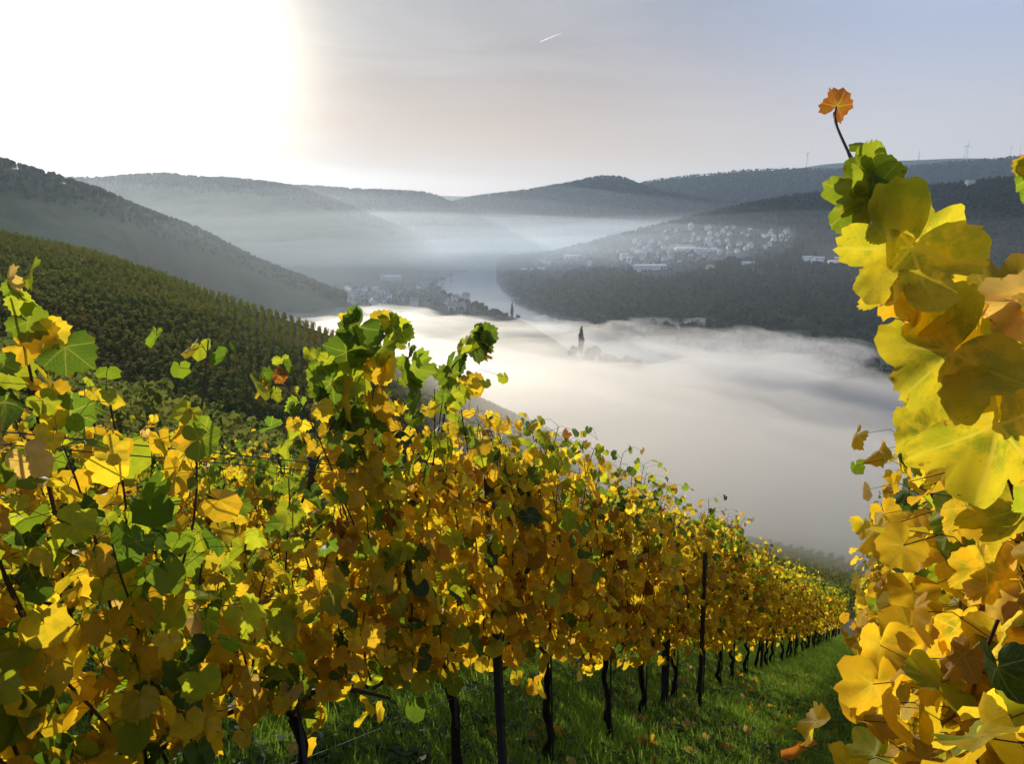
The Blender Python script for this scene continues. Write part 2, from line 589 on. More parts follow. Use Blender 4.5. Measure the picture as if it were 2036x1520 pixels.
dd = np.concatenate([np.linspace(-60, -6, 14), np.linspace(-5, 24, 150), np.linspace(24.4, 60, 60), np.geomspace(62, 560, 50)])
uu = np.concatenate([-np.geomspace(220, 16, 40), np.linspace(-15.5, 9, 110), np.geomspace(9.5, 400, 40)])
gd, gu = np.meshgrid(dd, uu, indexing='ij')
gx, gy = du(gd, gu)
gz = slope_zn(gx, gy)
m, t, out = new_mat('vineyard_ground')
v = obj_coord(t)
n1 = noise(t, 1.3, 6, 0.6, v)
n2 = noise(t, 14.0, 5, 0.65, v)
col = ramp(t, n1, [(0.34, (0.035, 0.03, 0.018)), (0.46, (0.03, 0.045, 0.012)), (0.6, (0.04, 0.065, 0.014)), (0.75, (0.05, 0.06, 0.02))])
col = mixc(t, math_node(t, 'MULTIPLY', n2, 0.6), col, (0.02, 0.018, 0.01))
p = t.nodes.new('ShaderNodeBsdfPrincipled')
L(t, col, p.inputs['Base Color'])
p.inputs['Roughness'].default_value = 0.9
p.inputs['Specular IOR Level'].default_value = 0.1
b = t.nodes.new('ShaderNodeBump')
b.inputs['Strength'].default_value = 0.6
b.inputs['Distance'].default_value = 0.05
L(t, n2, b.inputs['Height'])
L(t, b.outputs[0], p.inputs['Normal'])
L(t, p.outputs[0], out.inputs['Surface'])
M_VGROUND = m
me = mesh_from('terrain_vineyard_slope', np.stack([gx, gy, gz], -1).reshape(-1, 3), grid_faces(len(dd), len(uu)), [m], True)
link('terrain_vineyard_slope', me, kind='structure')
# gravel track at the foot of the rows
pd, pu = np.meshgrid(np.linspace(40.2, 42.9, 8), np.linspace(-40, 60, 160), indexing='ij')
tx, ty = du(pd, pu)
tz = slope_z(tx, ty) + 0.09 + 0.02 * fbm(tx * 2, ty * 2, 5, 3)
M_TRACK = simple_mat('track_gravel', (0.13, 0.115, 0.09), (0.07, 0.062, 0.05), 3.0, 0.9, 0.2, 0.5, 20)
link('track', mesh_from('track', np.stack([tx, ty, tz], -1).reshape(-1, 3), grid_faces(8, 160), [M_TRACK], True), kind='structure')
# ================================================================== FAR THINGS
def to_px(P):
    P = np.atleast_2d(P)
    f = P[:, 1] * CP - P[:, 2] * SP
    u = P[:, 1] * SP + P[:, 2] * CP
    return np.stack([1018 + FPX * P[:, 0] / f, 760 - FPX * u / f], 1)


_DENSE = {}


def dense(G):
    if id(G) not in _DENSE:
        q = surface_points(G, 90000, r0=1.5 / G.shape[1], r1=1 - 8 / G.shape[1], seed=99)
        q = q[q[:, 1] > 50]
        _DENSE[id(G)] = (q, to_px(q))
    return _DENSE[id(G)]


def place(px, py, G):
    """the point of hill grid G that shows at a photo pixel"""
    q, uv = dense(G)
    d = np.hypot(*(uv - np.array([px, py])).T)
    return q[np.argmin(d)].copy()


def in_poly(P, poly):
    x, y = P[:, 0], P[:, 1]
    ins = np.zeros(len(P), bool)
    n = len(poly)
    for i in range(n):
        (x1, y1), (x2, y2) = poly[i], poly[(i + 1) % n]
        c = ((y1 > y) != (y2 > y)) & (x < (x2 - x1) * (y - y1) / (y2 - y1 + 1e-9) + x1)
        ins ^= c
    return ins


# ---- foliage of far trees: colour by instance
def foliage_mat(name, cols, trans=0.35, rough=0.7):
    m, t, out = new_mat(name)
    oi = t.nodes.new('ShaderNodeObjectInfo')
    col = ramp(t, oi.outputs['Random'], [((i + 0.5) / len(cols), c) for i, c in enumerate(cols)])
    nn = noise(t, 0.35, 3, 0.6, obj_coord(t))
    col = mixc(t, math_node(t, 'MULTIPLY', nn, 0.6), col, (0.02, 0.022, 0.01))
    d = t.nodes.new('ShaderNodeBsdfDiffuse')
    tr = t.nodes.new('ShaderNodeBsdfTranslucent')
    L(t, col, d.inputs[0])
    L(t, col, tr.inputs[0])
    mx = t.nodes.new('ShaderNodeMixShader')
    mx.inputs[0].default_value = trans
    L(t, d.outputs[0], mx.inputs[1])
    L(t, tr.outputs[0], mx.inputs[2])
    L(t, mx.outputs[0], out.inputs['Surface'])
    return m


M_WOODS = foliage_mat('woods_foliage', [(0.045, 0.065, 0.028), (0.065, 0.085, 0.03), (0.10, 0.085, 0.038), (0.065, 0.08, 0.03), (0.14, 0.10, 0.04), (0.035, 0.055, 0.03), (0.08, 0.10, 0.035)], 0.2)
M_CONIF = foliage_mat('conifer_foliage', [(0.018, 0.03, 0.016), (0.025, 0.04, 0.02), (0.03, 0.042, 0.022)], 0.1)
M_POPLAR = foliage_mat('bank_foliage', [(0.03, 0.04, 0.018), (0.045, 0.055, 0.02), (0.05, 0.05, 0.02)], 0.2)
M_BARK = simple_mat('bark', (0.05, 0.04, 0.03), (0.025, 0.02, 0.015), 6.0, 0.9, 0.1, 0.6, 30)


def crown_mesh(name, lobes, n, size, mat, seed, core=True, flat=0.0):
    """leaf-clump faces through the volume of a few lobes (cx,cy,cz,rx,ry,rz)"""
    r = np.random.default_rng(seed)
    V, F = [], []
    w = np.array([l[3] * l[4] * l[5] for l in lobes]) ** 0.67
    w /= w.sum()
    for k in range(n):
        l = lobes[r.choice(len(lobes), p=w)]
        d = r.normal(size=3)
        d /= np.linalg.norm(d)
        rad = r.uniform(0.72, 1.08) if r.random() < 0.8 else r.uniform(0.3, 0.8)
        c = np.array(l[:3]) + d * np.array(l[3:]) * rad
        nrm = d + r.normal(size=3) * 0.55
        nrm /= np.linalg.norm(nrm)
        a = np.cross(nrm, [0.3, 0.2, 0.93])
        a /= np.linalg.norm(a) + 1e-9
        b = np.cross(nrm, a)
        s = size * r.uniform(0.6, 1.35)
        i = len(V)
        nv = 5
        for j in range(nv):
            th = 2 * math.pi * j / nv + r.uniform(-.3, .3)
            V.append(c + (a * math.cos(th) + b * math.sin(th)) * s * r.uniform(0.6, 1.2) + nrm * r.uniform(-.25, .25) * s)
        F.append([i + j for j in range(nv)])
    if core:
        for l in lobes:
            bm = bmesh.new()
            bmesh.ops.create_icosphere(bm, subdivisions=2, radius=1.0)
            i0 = len(V)
            for v_ in bm.verts:
                k = 0.72 + 0.28 * r.random()
                V.append(np.array([v_.co.x * l[3] * k + l[0], v_.co.y * l[4] * k + l[1], v_.co.z * l[5] * k + l[2]]))
            for f in bm.faces:
                F.append([i0 + v_.index for v_ in f.verts])
            bm.free()
    return mesh_from(name, [tuple(map(float, v_)) for v_ in V], F, [mat])


def conifer_mesh(name, h, r0, mat, seed):
    r = np.random.default_rng(seed)
    V, F = [], []
    layers = 7
    for k in range(layers):
        z0 = h * (0.08 + 0.84 * k / layers)
        rr = r0 * (1 - k / layers) ** 0.8 + 0.25
        i = len(V)
        nseg = 9
        V.append((0, 0, z0 + h * 0.22))
        for j in range(nseg):
            a = 2 * math.pi * (j + r.random() * 0.5) / nseg
            q = rr * r.uniform(0.65, 1.15)
            V.append((math.cos(a) * q, math.sin(a) * q, z0 - r.uniform(0, 0.05) * h))
        for j in range(nseg):
            F.append([i, i + 1 + j, i + 1 + (j + 1) % nseg])
    return mesh_from(name, V, F, [mat])


wood_protos = []
for k in range(5):
    r_ = np.random.default_rng(100 + k)
    lobes = [(0, 0, 8.5, 4.2, 4.2, 5.0)] + [(r_.uniform(-3, 3), r_.uniform(-3, 3), r_.uniform(5, 12), r_.uniform(2, 3), r_.uniform(2, 3), r_.uniform(2, 3.2)) for _ in range(3)]
    wood_protos.append(proto('forest_tree_shape', crown_mesh('forest_tree_shape', lobes, 110, 1.0, M_WOODS, 200 + k)))
con_protos = [proto('conifer_shape', conifer_mesh('conifer_shape', 19 + 3 * k, 3.6 + .4 * k, M_CONIF, 300 + k)) for k in range(3)]

# ---- woods
MEADOWS = [
    [(1590, 508), (1600, 492), (1640, 486), (1700, 486), (1720, 505), (1700, 512), (1640, 512)],
    [(1585, 503), (1620, 497), (1615, 512), (1588, 512)],
    [(1800, 497), (1960, 490), (1965, 503), (1805, 510)],
    [(1595, 512), (1705, 510), (1705, 532), (1595, 530)],
]
TOWN = [(1025, 556), (1030, 532), (1100, 508), (1240, 474), (1345, 446), (1480, 442), (1580, 458), (1580, 498), (1505, 540), (1475, 540), (1460, 520), (1330, 562), (1280, 562), (1255, 540), (1140, 542), (1110, 566)]


def not_in(P, polys):
    q = to_px(P)
    ok = np.ones(len(P), bool)
    for poly in polys:
        ok &= ~in_poly(q, poly)
    return P[ok]


r = np.random.default_rng(77)
P = surface_points(G_right, 30000, r0=2 / 70, r1=0.82, seed=11)
P = not_in(P, MEADOWS)
q = to_px(P)
town = in_poly(q, TOWN)
P, Pt = P[~town], P[town & (r.random(len(P)) < 0.45)]
scatter('town_trees', Pt, r.uniform(0.28, 0.6, len(Pt)), wood_protos, seed=3, label='garden trees and hedges between the houses of the hillside town', category='trees')
scatter('woods_right_bank', P, r.uniform(0.5, 1.05, len(P)) * r.uniform(0.8, 1.25, len(P)), wood_protos, seed=1, label='dark autumn woods covering the slope above the river bend', category='woods')
P = not_in(surface_points(G_right, 2600, r0=0.3, r1=0.82, seed=12), MEADOWS + [TOWN])
scatter('conifers_right_bank', P, r.uniform(0.5, 0.95, len(P)), con_protos, seed=2, label='dark conifers dotted through the woods above the town', category='woods')
for nm, G, n, sd, lab in (('woods_far_ridge', G_ra, 9000, 13, 'forest on the domed ridge with the radio mast'),
                          ('woods_far_ridge', G_rb, 12000, 14, 'forest on the long dark ridge below the wind turbines'),
                          ('woods_left_ridge', G_rc, 9000, 15, 'hazy forest on the ridge falling to the river bend'),
                          ('woods_left_hill', G_rd, 9000, 16, 'forest along the crest of the hill under the sun')):
    r0 = {13: .12, 14: .2, 15: .25, 16: .55}[sd]
    P = surface_points(G, n, r0=r0, r1=0.74, seed=sd)
    scatter(nm, P, r.uniform(0.7, 1.25, len(P)), wood_protos + con_protos[:1], seed=sd, label=lab, category='woods')
P = surface_points(G_re, 5000, r0=0.50, r1=0.8, seed=18)
scatter('woods_left_shoulder', P, r.uniform(0.5, 0.8, len(P)), wood_protos, seed=18, label='scrubby woods on the steep hill shoulder at the left', category='woods')

# low scrub and orchards on the valley floor by the far village
vf = r.uniform([640, 545], [1010, 632], (1500, 2))
vf = np.array([on_plane(*z_) for z_ in vf])
river_poly = left_bank[2:11] + right_bank[3:12][::-1]
vf = not_in(vf, [river_poly])
vf = vf[(fbm(vf[:, 0] / 60, vf[:, 1] / 60, 5, 3) > -0.05)]
scatter('scrub_valley_floor', vf, r.uniform(0.3, 0.6, len(vf)), wood_protos, seed=19, label='dark hedges and orchard trees among the riverside village', category='woods')

# ---- single trees on the banks
def bank_tree(px, py, h, kind, seed, label, group=None):
    b = on_plane(px, py)
    o = empty('poplar_tree' if kind == 'poplar' else 'riverside_tree', b, label=label, category='tree')
    if group:
        o['group'] = group
    r_ = np.random.default_rng(seed)
    if kind == 'poplar':
        lobes = [(r_.uniform(-.3, .3), r_.uniform(-.3, .3), h * f, h * w_, h * w_, h * 0.16) for f, w_ in ((.2, .09), (.36, .115), (.52, .12), (.68, .10), (.82, .07), (.93, .04))]
        me = crown_mesh('crown', lobes, 800, h * 0.022, M_POPLAR, seed)
    else:
        lobes = [(0, 0, h * .55, h * .32, h * .32, h * .36)] + [(r_.uniform(-.32, .32) * h, r_.uniform(-.2, .2) * h, h * r_.uniform(.35, .8), h * .2, h * .2, h * .2) for _ in range(6)]
        me = crown_mesh('crown', lobes, 800, h * 0.03, M_POPLAR, seed)
    link('crown', me, o)
    V, F = [], []
    for k in range(5):
        f = k / 4
        for j in range(7):
            a = 2 * math.pi * j / 7
            rr = h * 0.022 * (1 - 0.6 * f)
            V.append((math.cos(a) * rr, math.sin(a) * rr, h * 0.6 * f - 0.5))
    for k in range(4):
        for j in range(7):
            F.append([k * 7 + j, k * 7 + (j + 1) % 7, (k + 1) * 7 + (j + 1) % 7, (k + 1) * 7 + j])
    link('trunk', mesh_from('trunk', V, F, [M_BARK], True), o)
    return o


bank_tree(1018, 633, 24, 'poplar', 401, 'slender dark poplar at the tip of the village river bank')
bank_tree(1155, 704, 31, 'poplar', 402, 'tall poplar rising out of the fog on the misty spit')
for px, py, h, sd in [(1182, 716, 19, 403), (1172, 722, 15, 404), (1212, 728, 14, 405), (1232, 738, 15, 406), (1250, 738, 17, 407), (1268, 742, 15, 408), (1196, 726, 12, 409), (1140, 712, 15, 410)]:
    bank_tree(px, py, h, 'round', sd, 'grey leafy tree half sunk in fog beside the tall poplar', 'trees on the misty spit')
for k, (px, py, h) in enumerate([(872, 582, 15), (882, 590, 16), (895, 596, 15), (905, 600, 16), (918, 606, 15), (930, 611, 16), (942, 617, 17), (954, 622, 19), (963, 625, 15), (978, 628, 13), (988, 630, 15), (1003, 632, 9), (1030, 635, 8), (860, 575, 16), (866, 566, 14), (880, 560, 14), (897, 553, 13)]):
    bank_tree(px, py, h, 'round', 430 + k, 'round dark tree lining the village river bank', 'trees along the village river bank')

def tube(pts, rad, ns=8, caps=True):
    """verts, faces of a tube along pts with per-point radius"""
    pts = np.array(pts, float)
    rad = np.broadcast_to(np.array(rad, float), (len(pts),))
    tg = np.gradient(pts, axis=0)
    tg /= np.linalg.norm(tg, axis=1)[:, None] + 1e-12
    ref = np.array([0.0, 0.0, 1.0]) if abs(tg[0][2]) < 0.9 else np.array([1.0, 0.0, 0.0])
    V, F = [], []
    for p_, t_, r_ in zip(pts, tg, rad):
        a = np.cross(t_, ref)
        a /= np.linalg.norm(a) + 1e-12
        b = np.cross(t_, a)
        for j in range(ns):
            th = 2 * math.pi * j / ns
            V.append(p_ + (a * math.cos(th) + b * math.sin(th)) * r_)
    for i in range(len(pts) - 1):
        for j in range(ns):
            F.append([i * ns + j, i * ns + (j + 1) % ns, (i + 1) * ns + (j + 1) % ns, (i + 1) * ns + j])
    if caps:
        F.append(list(range(ns))[::-1])
        F.append([(len(pts) - 1) * ns + j for j in range(ns)])
    return V, F


def tube_obj(name, pts, rad, mat, parent=None, ns=8, **props):
    V, F = tube(pts, rad, ns)
    return link(name, mesh_from(name, V, F, [mat], True), parent, **props)


# ---- houses
M_WALL = simple_mat('house_render', (0.72, 0.70, 0.67), (0.60, 0.58, 0.55), 0.6, 0.8)
M_SLATE = simple_mat('roof_slate', (0.10, 0.105, 0.12), (0.16, 0.16, 0.17), 0.8, 0.35, 0.6)
M_TILE = simple_mat('roof_tile', (0.16, 0.075, 0.05), (0.11, 0.06, 0.045), 0.8, 0.6, 0.4)
M_PALE = simple_mat('roof_pale', (0.85, 0.85, 0.85), (0.75, 0.75, 0.76), 0.3, 0.25, 0.8)


def house_meshes(name, w, d, h, rh, roofmat):
    """walls with gable ends, and an overhanging roof of two slabs"""
    x, y = w / 2, d / 2
    V = [(-x, -y, -4), (x, -y, -4), (x, y, -4), (-x, y, -4), (-x, -y, h), (x, -y, h), (x, y, h), (-x, y, h), (-x, 0, h + rh), (x, 0, h + rh)]
    F = [(0, 1, 5, 4), (2, 3, 7, 6), (1, 2, 6, 9, 5), (3, 0, 4, 8, 7)]
    wall = mesh_from('wall', V, F, [M_WALL])
    o, tk = 0.5, 0.35
    V, F = [], []
    for s in (-1, 1):
        i = len(V)
        ye, ze = s * (y + o), h - o * rh / y
        V += [(-x - o, ye, ze + .05), (x + o, ye, ze + .05), (x + o, 0, h + rh + .05), (-x - o, 0, h + rh + .05), (-x - o, ye, ze + tk), (x + o, ye, ze + tk), (x + o, 0, h + rh + tk), (-x - o, 0, h + rh + tk)]
        F += [(i, i + 3, i + 2, i + 1), (i + 4, i + 5, i + 6, i + 7), (i, i + 1, i + 5, i + 4), (i + 1, i + 2, i + 6, i + 5), (i + 3, i, i + 4, i + 7)]
    roof = mesh_from('roof', V, F, [roofmat])
    return wall, roof


def window_mesh(w, d, h):
    V, F = [], []
    return V


KINDS = {
    'slate': house_meshes('slate', 11, 9, 6, 4.2, M_SLATE),
    'tile': house_meshes('tile', 12, 9, 6, 4.0, M_TILE),
    'tall': house_meshes('tall', 12, 11, 9, 5.0, M_SLATE),
    'hall': house_meshes('hall', 42, 16, 7, 2.2, M_PALE),
    'long': house_meshes('long', 60, 18, 9, 1.8, M_PALE),
    'block': house_meshes('block', 17, 13, 16, 0.8, M_PALE),
}


CHIMNEY = mesh_from('chimney', *tube([(0, 0, 0), (0, 0, 2.6), (0, 0, 2.65), (0, 0, 3.0)], [0.55, 0.55, 0.7, 0.7], 4), [M_TILE])


def house(kind, p, rz, label, group, s=1.0, cat='house', name='house'):
    o = empty(name, p, rz, label=label, category=cat)
    if group:
        o['group'] = group
    o.scale = (s, s, s)
    link('wall', KINDS[kind][0], o)
    rf = link('roof', KINDS[kind][1], o)
    if kind in ('slate', 'tile', 'tall'):
        ch = link('chimney', CHIMNEY, rf)
        ch.location = (2.2, 1.1, {'slate': 8.2, 'tile': 8.0, 'tall': 11.6}[kind])
    return o


r = np.random.default_rng(31)
TOWN_G = 'houses of the hillside town'
q3, uv = dense(G_right)
ok = in_poly(uv, [(1060, 528), (1180, 506), (1250, 484), (1345, 450), (1440, 444), (1500, 456), (1590, 466), (1590, 482), (1470, 504), (1340, 524), (1150, 530)])
cand = r.permutation(np.nonzero(ok)[0])
taken = []
for c in cand:
    p = q3[c]
    if len(taken) >= 150:
        break
    if any(math.hypot(p[0] - t_[0], p[1] - t_[1]) < 22 for t_ in taken):
        continue
    # thicker towards the heart of the town
    if r.random() > math.exp(-((uv[c][0] - 1410) / 130) ** 2) + 0.15:
        continue
    taken.append(p)
    kind = str(r.choice(['slate', 'tile', 'tall', 'slate']))
    lab = {'slate': 'small white house with slate roof in the hillside town', 'tile': 'small white house with brown roof in the hillside town', 'tall': 'taller white house with steep slate roof in the hillside town'}[kind]
    house(kind, p, r.uniform(0.9, 2.2), lab, TOWN_G + ', ' + kind, r.uniform(0.8, 1.2))
for px, py, kind, rz, s, lab in [
    (1138, 514, 'hall', 0.05, 1.15, 'long pale factory hall under the white steam cloud'),
    (1166, 523, 'long', -0.1, 1.2, 'longest pale factory hall, in front of the steam cloud'),
    (1205, 522, 'hall', 0.1, 0.8, 'pale shed at the end of the longest factory hall'),
    (1241, 517, 'block', 0.3, 1.1, 'white tower block beside the factory halls'),
    (1252, 521, 'block', 0.3, 0.75, 'lower white block attached to the tower block'),
    (1282, 498, 'block', 0.4, 0.7, 'white block behind the factory halls'),
    (1276, 503, 'hall', 0.2, 0.7, 'small pale hall below the white block'),
    (1340, 493, 'block', 0.3, 0.9, 'cream block at the end of a long white roof'),
    (1362, 499, 'long', 0.1, 0.9, 'long white flat roof joined to the cream block'),
    (1402, 501, 'long', 0.0, 0.9, 'long white hall on the mist edge above the woods'),
    (1290, 538, 'long', 0.25, 1.25, 'broad grey green hall at the edge of the river woods'),
    (1048, 539, 'hall', 0.1, 0.7, 'thin pale shed roof near the wooded river tip'),
    (1074, 536, 'hall', 0.05, 0.7, 'second thin pale shed roof near the wooded river tip'),
    (1094, 546, 'hall', 0.7, 0.6, 'slanted bright white roof near the wooded river tip'),
    (1112, 544, 'block', 0.5, 0.35, 'tiny bright hut beside the slanted white roof'),
    (1487, 525, 'hall', 0.0, 0.6, 'single white roof alone among the dark woods'),
    (1530, 472, 'hall', 0.0, 0.75, 'bright white hall at the forest edge above the town'),
    (1555, 471, 'block', 0.3, 0.5, 'white house block next to the bright hall'),
    (1557, 479, 'hall', 0.1, 0.5, 'low white roof below the white house block'),
    (1548, 459, 'block', 0.2, 0.25, 'tiny white hut highest above the town'),
    (1581, 692, 'hall', 0.0, 0.22, 'tiny white roof showing through the fog edge below the woods'),
]:
    house(kind, place(px, py, G_right), rz, lab, None, s, 'building', 'building')
for k in range(14):
    q = r.uniform([1602, 514], [1712, 525])
    house('hall', place(q[0], q[1], G_right), r.uniform(-0.3, 0.5), 'pale workshop roof in the cluster below the green meadow', 'workshops below the meadow', r.uniform(0.32, 0.6), 'building', 'building')
# castle-like white house on the crest
p = place(1924, 374, G_right)
house('block', p + np.array([0, 0, 8]), 0.4, 'white hilltop house, main block on the wooded crest', None, 0.85, 'building', 'building')
p2 = place(1934, 372, G_right)
house('block', p2 + np.array([0, 0, 12]), 0.1, 'slim white tower beside the hilltop house', None, 0.42, 'tower', 'tower')

VIL_G = 'houses of the riverside village'
for k in range(46):
    q = r.uniform([676, 572], [835, 610]) if k < 32 else r.uniform([885, 596], [930, 618])
    kind = r.choice(['slate', 'tile', 'tall'])
    lab = {'slate': 'hazy house with slate roof in the riverside village', 'tile': 'hazy house with brown roof in the riverside village', 'tall': 'hazy tall house with steep roof in the riverside village'}[kind]
    house(kind, on_plane(q[0], q[1]), r.uniform(-1.4, 1.4), lab, VIL_G + ', ' + str(kind), r.uniform(0.8, 1.15))
house('hall', on_plane(783, 566) + np.array([0, 0, 14]), 0.0, 'thin pale shed on the field above the riverside village', None, 0.9, 'building', 'building')
house('block', on_plane(762, 566) + np.array([0, 0, 14]), 0.6, 'bright white house on the field above the riverside village', None, 0.6, 'building', 'building')
house('block', on_plane(745, 582), 0.8, 'brightest white house shining in the riverside village', None, 0.7, 'building', 'building')
house('hall', place(383, 447, G_re), 0.5, 'white chalet on the crest of the left shoulder', None, 0.30, 'building', 'building')
house('hall', place(262, 505, G_re), 0.3, 'pale hut just beyond the vine covered spur', None, 0.25, 'building', 'building')

# ---- lane on the left slope
pts = resample(np.array([place(x, y, G_re) for x, y in [(352, 528), (358, 540), (375, 552), (410, 566), (450, 582), (480, 592)]]), 40)
tang = np.gradient(pts, axis=0)
sd = np.stack([-tang[:, 1], tang[:, 0], 0 * tang[:, 0]], 1)
sd /= np.linalg.norm(sd, axis=1)[:, None] + 1e-9
V = np.stack([pts - sd * 4 + np.array([0, 0, 1.5]), pts + sd * 4 + np.array([0, 0, 1.5])], 1)
link('road_left_slope', mesh_from('road_left_slope', V.reshape(-1, 3), grid_faces(40, 2), [M_TRACK]), kind='structure')
rp = resample(np.array([on_plane(x, y) for x, y in [(836, 560), (846, 572), (851, 585), (848, 600), (850, 618), (858, 640)]]), 30)
tang = np.gradient(rp, axis=0)
sd = np.stack([-tang[:, 1], tang[:, 0], 0 * tang[:, 0]], 1)
sd /= np.linalg.norm(sd, axis=1)[:, None] + 1e-9
V = np.stack([rp - sd * 5 + np.array([0, 0, .5]), rp + sd * 5 + np.array([0, 0, .5])], 1)
link('road_village', mesh_from('road_village', V.reshape(-1, 3), grid_faces(30, 2), [M_TRACK]), kind='structure')

# ---- wind turbines and masts
M_TURB = simple_mat('turbine_paint', (0.62, 0.63, 0.65), (0.55, 0.56, 0.58), 0.1, 0.5)
M_STEEL = simple_mat('mast_steel', (0.20, 0.21, 0.22), (0.14, 0.15, 0.16), 0.5, 0.5)


tower_me = mesh_from('tower', *tube([(0, 0, -8), (0, 0, 40), (0, 0, 100)], [2.6, 2.2, 1.5], 10), [M_TURB], True)
nac_me = mesh_from('nacelle', *tube([(0, 6, 101), (0, 4, 101), (0, -4, 101), (0, -6, 101)], [1.0, 2.2, 2.2, 1.2], 10), [M_TURB], True)
hub_me = mesh_from('rotor_hub', *tube([(0, -5.5, 101), (0, -7, 101), (0, -8.4, 101)], [1.4, 1.7, 0.5], 8), [M_TURB], True)
bl_v, bl_f = [], []
for i in range(7):
    f = i / 6
    c = 2.6 * (1 - f) ** 0.8 + 0.4
    for (ax, ay) in ((-.35, 0), (0, .18), (.65, 0), (0, -.18)):
        bl_v.append((ax * c, ay * c, 1 + 42 * f))
for i in range(6):
    for j in range(4):
        bl_f.append([i * 4 + j, i * 4 + (j + 1) % 4, (i + 1) * 4 + (j + 1) % 4, (i + 1) * 4 + j])
blade_me = mesh_from('blade', bl_v, bl_f, [M_TURB])


def turbine(px, py_base, hub_px, D, yaw, spin, label):
    b = at(px, py_base, D)
    s = hub_px * D / FPX / 101.0
    o = empty('wind_turbine', b, yaw, label=label, category='wind turbine', group='wind turbines on the plateau')
    o.scale = (s, s, s)
    link('tower', tower_me, o)
    link('nacelle', nac_me, o)
    hub = link('rotor_hub', hub_me, o)
    for k in range(3):
        bl = link('blade', blade_me, hub)
        bl.location = (0, -7, 101)
        bl.rotation_euler = (0, spin + k * 2 * math.pi / 3, 0)


turbine(1603, 337, 29, 7300, 0.2, 1.0, 'lone grey wind turbine left of the tall vine shoot')
turbine(1803, 322, 8, 7600, 0.5, 0.3, 'small distant wind turbine beside the lattice mast')
turbine(1917, 319, 25, 7300, 0.2, 0.55, 'wind turbine of the close pair on the skyline')
turbine(1921.5, 319, 27, 7600, -0.4, 0.1, 'wind turbine of the close pair on the skyline')
turbine(2007, 318, 23, 7400, 0.4, 0.35, 'wind turbine on the skyline beside the one with upright rotor')
turbine(2026, 318, 22, 7500, 1.3, 0.0, 'wind turbine with rotor seen edge on')


def mast(px, py_base, hpx, D, label):
    b = at(px, py_base, D)
    h = hpx * D / FPX
    o = empty('radio_mast', b, 0, label=label, category='mast')
    w = h * 0.04
    for sx, sy in ((-1, -1), (1, -1), (0, 1)):
        tube_obj('leg', [(sx * w, sy * w, -6), (sx * w * .3, sy * w * .3, h * .7), (0, 0, h)], w * .22, M_STEEL, o, 5)
    for f in (0.2, 0.4, 0.55):
        tube_obj('platform', [(0, 0, h * f), (0, 0, h * f + h * .02)], w * 1.4, M_STEEL, o, 8)


mast(1181, 361, 12, 4280, 'thin dark mast on the domed ridge')
mast(1826, 322, 22, 7600, 'tall lattice mast on the plateau skyline')
# ================================================================== AIR
bm = bmesh.new()
bmesh.ops.create_cube(bm, size=1.0)
for v_ in bm.verts:
    v_.co = Vector((v_.co.x * 26000, v_.co.y * 26000 + 4000, -155.5 + (v_.co.z + 0.5) * (155.5 + 900)))
me = bpy.data.meshes.new('haze')
bm.to_mesh(me)
HAZE = link('haze', me, kind='stuff', label='thin blue morning haze filling the whole valley', category='haze')
me.materials.append(volume_mat('haze_air', (0.55, 0.73, 0.98), HAZE_DENSITY, HAZE_G))


def fog_mesh(name, x0, x1, y0, y1, nx, ny, top, mat, label):
    X, Y = np.meshgrid(np.linspace(x0, x1, nx), np.linspace(y0, y1, ny), indexing='ij')
    Z = top(X, Y)
    edge = np.minimum(np.minimum((X - x0), (x1 - X)), np.minimum((Y - y0), (y1 - Y)))
    Zb = np.full_like(Z, RIVER_Z - 1.4)
    Z = np.maximum(Z, RIVER_Z - 1.2)
    ring = edge <= 1e-6
    Z[ring] = RIVER_Z - 1.2
    V = np.concatenate([np.stack([X, Y, Z], -1).reshape(-1, 3), np.stack([X, Y, Zb], -1).reshape(-1, 3)])
    f = grid_faces(nx, ny)
    n = nx * ny
    F = f.tolist() + (f[:, ::-1] + n).tolist()
    idx = np.arange(n).reshape(nx, ny)
    loop = np.concatenate([idx[:, 0], idx[-1, 1:], idx[-2::-1, -1], idx[0, -2:0:-1]])
    for a, b in zip(loop, np.roll(loop, -1)):
        F.append([int(a), int(a) + n, int(b) + n, int(b)])
    me = mesh_from(name, V, F, [mat], True)
    return link(name, me, kind='stuff', label=label, category='fog')


SPIT = on_plane(1228, 712)


def fog_far_edge(X, Y):
    """forward distance at which the bank thins out, from the photo"""
    px = 1018 + FPX * X / np.maximum(Y, 60) * 0.95
    fy = np.interp(px, [-400, 300, 540, 640, 760, 860, 960, 1050, 1150, 1300, 1450, 1600, 1750, 2036, 2500],
                   [588, 590, 598, 608, 620, 633, 638, 642, 650, 658, 682, 698, 710, 728, 750])
    return -RIVER_Z * FPX / (fy - 436.0)


def sstep(a, b, x):
    t_ = np.clip((x - a) / (b - a), 0, 1)
    return t_ * t_ * (3 - 2 * t_)


def top_main(X, Y):
    De = fog_far_edge(X, Y)
    r = Y / De
    base = np.interp(r, [0, 0.2, 0.35, 0.5, 0.62, 0.75, 0.88, 0.97, 1.06, 1.2], [-72, -74, -86, -112, -127, -134, -140, -147, -153, -160])
    sx, sy = (X - SPIT[0]) / 66, (Y - SPIT[1]) / 120
    base = base - 30 * np.exp(-(sx * sx + sy * sy))
    n = fbm(X / 130, Y / 170, 41, 5)
    n2 = fbm(X / 38, Y / 50, 43, 4)
    amp = np.interp(r, [0, 0.4, 0.7, 1.0], [14, 14, 15, 20])
    return base + n * amp + n2 * amp * 0.6


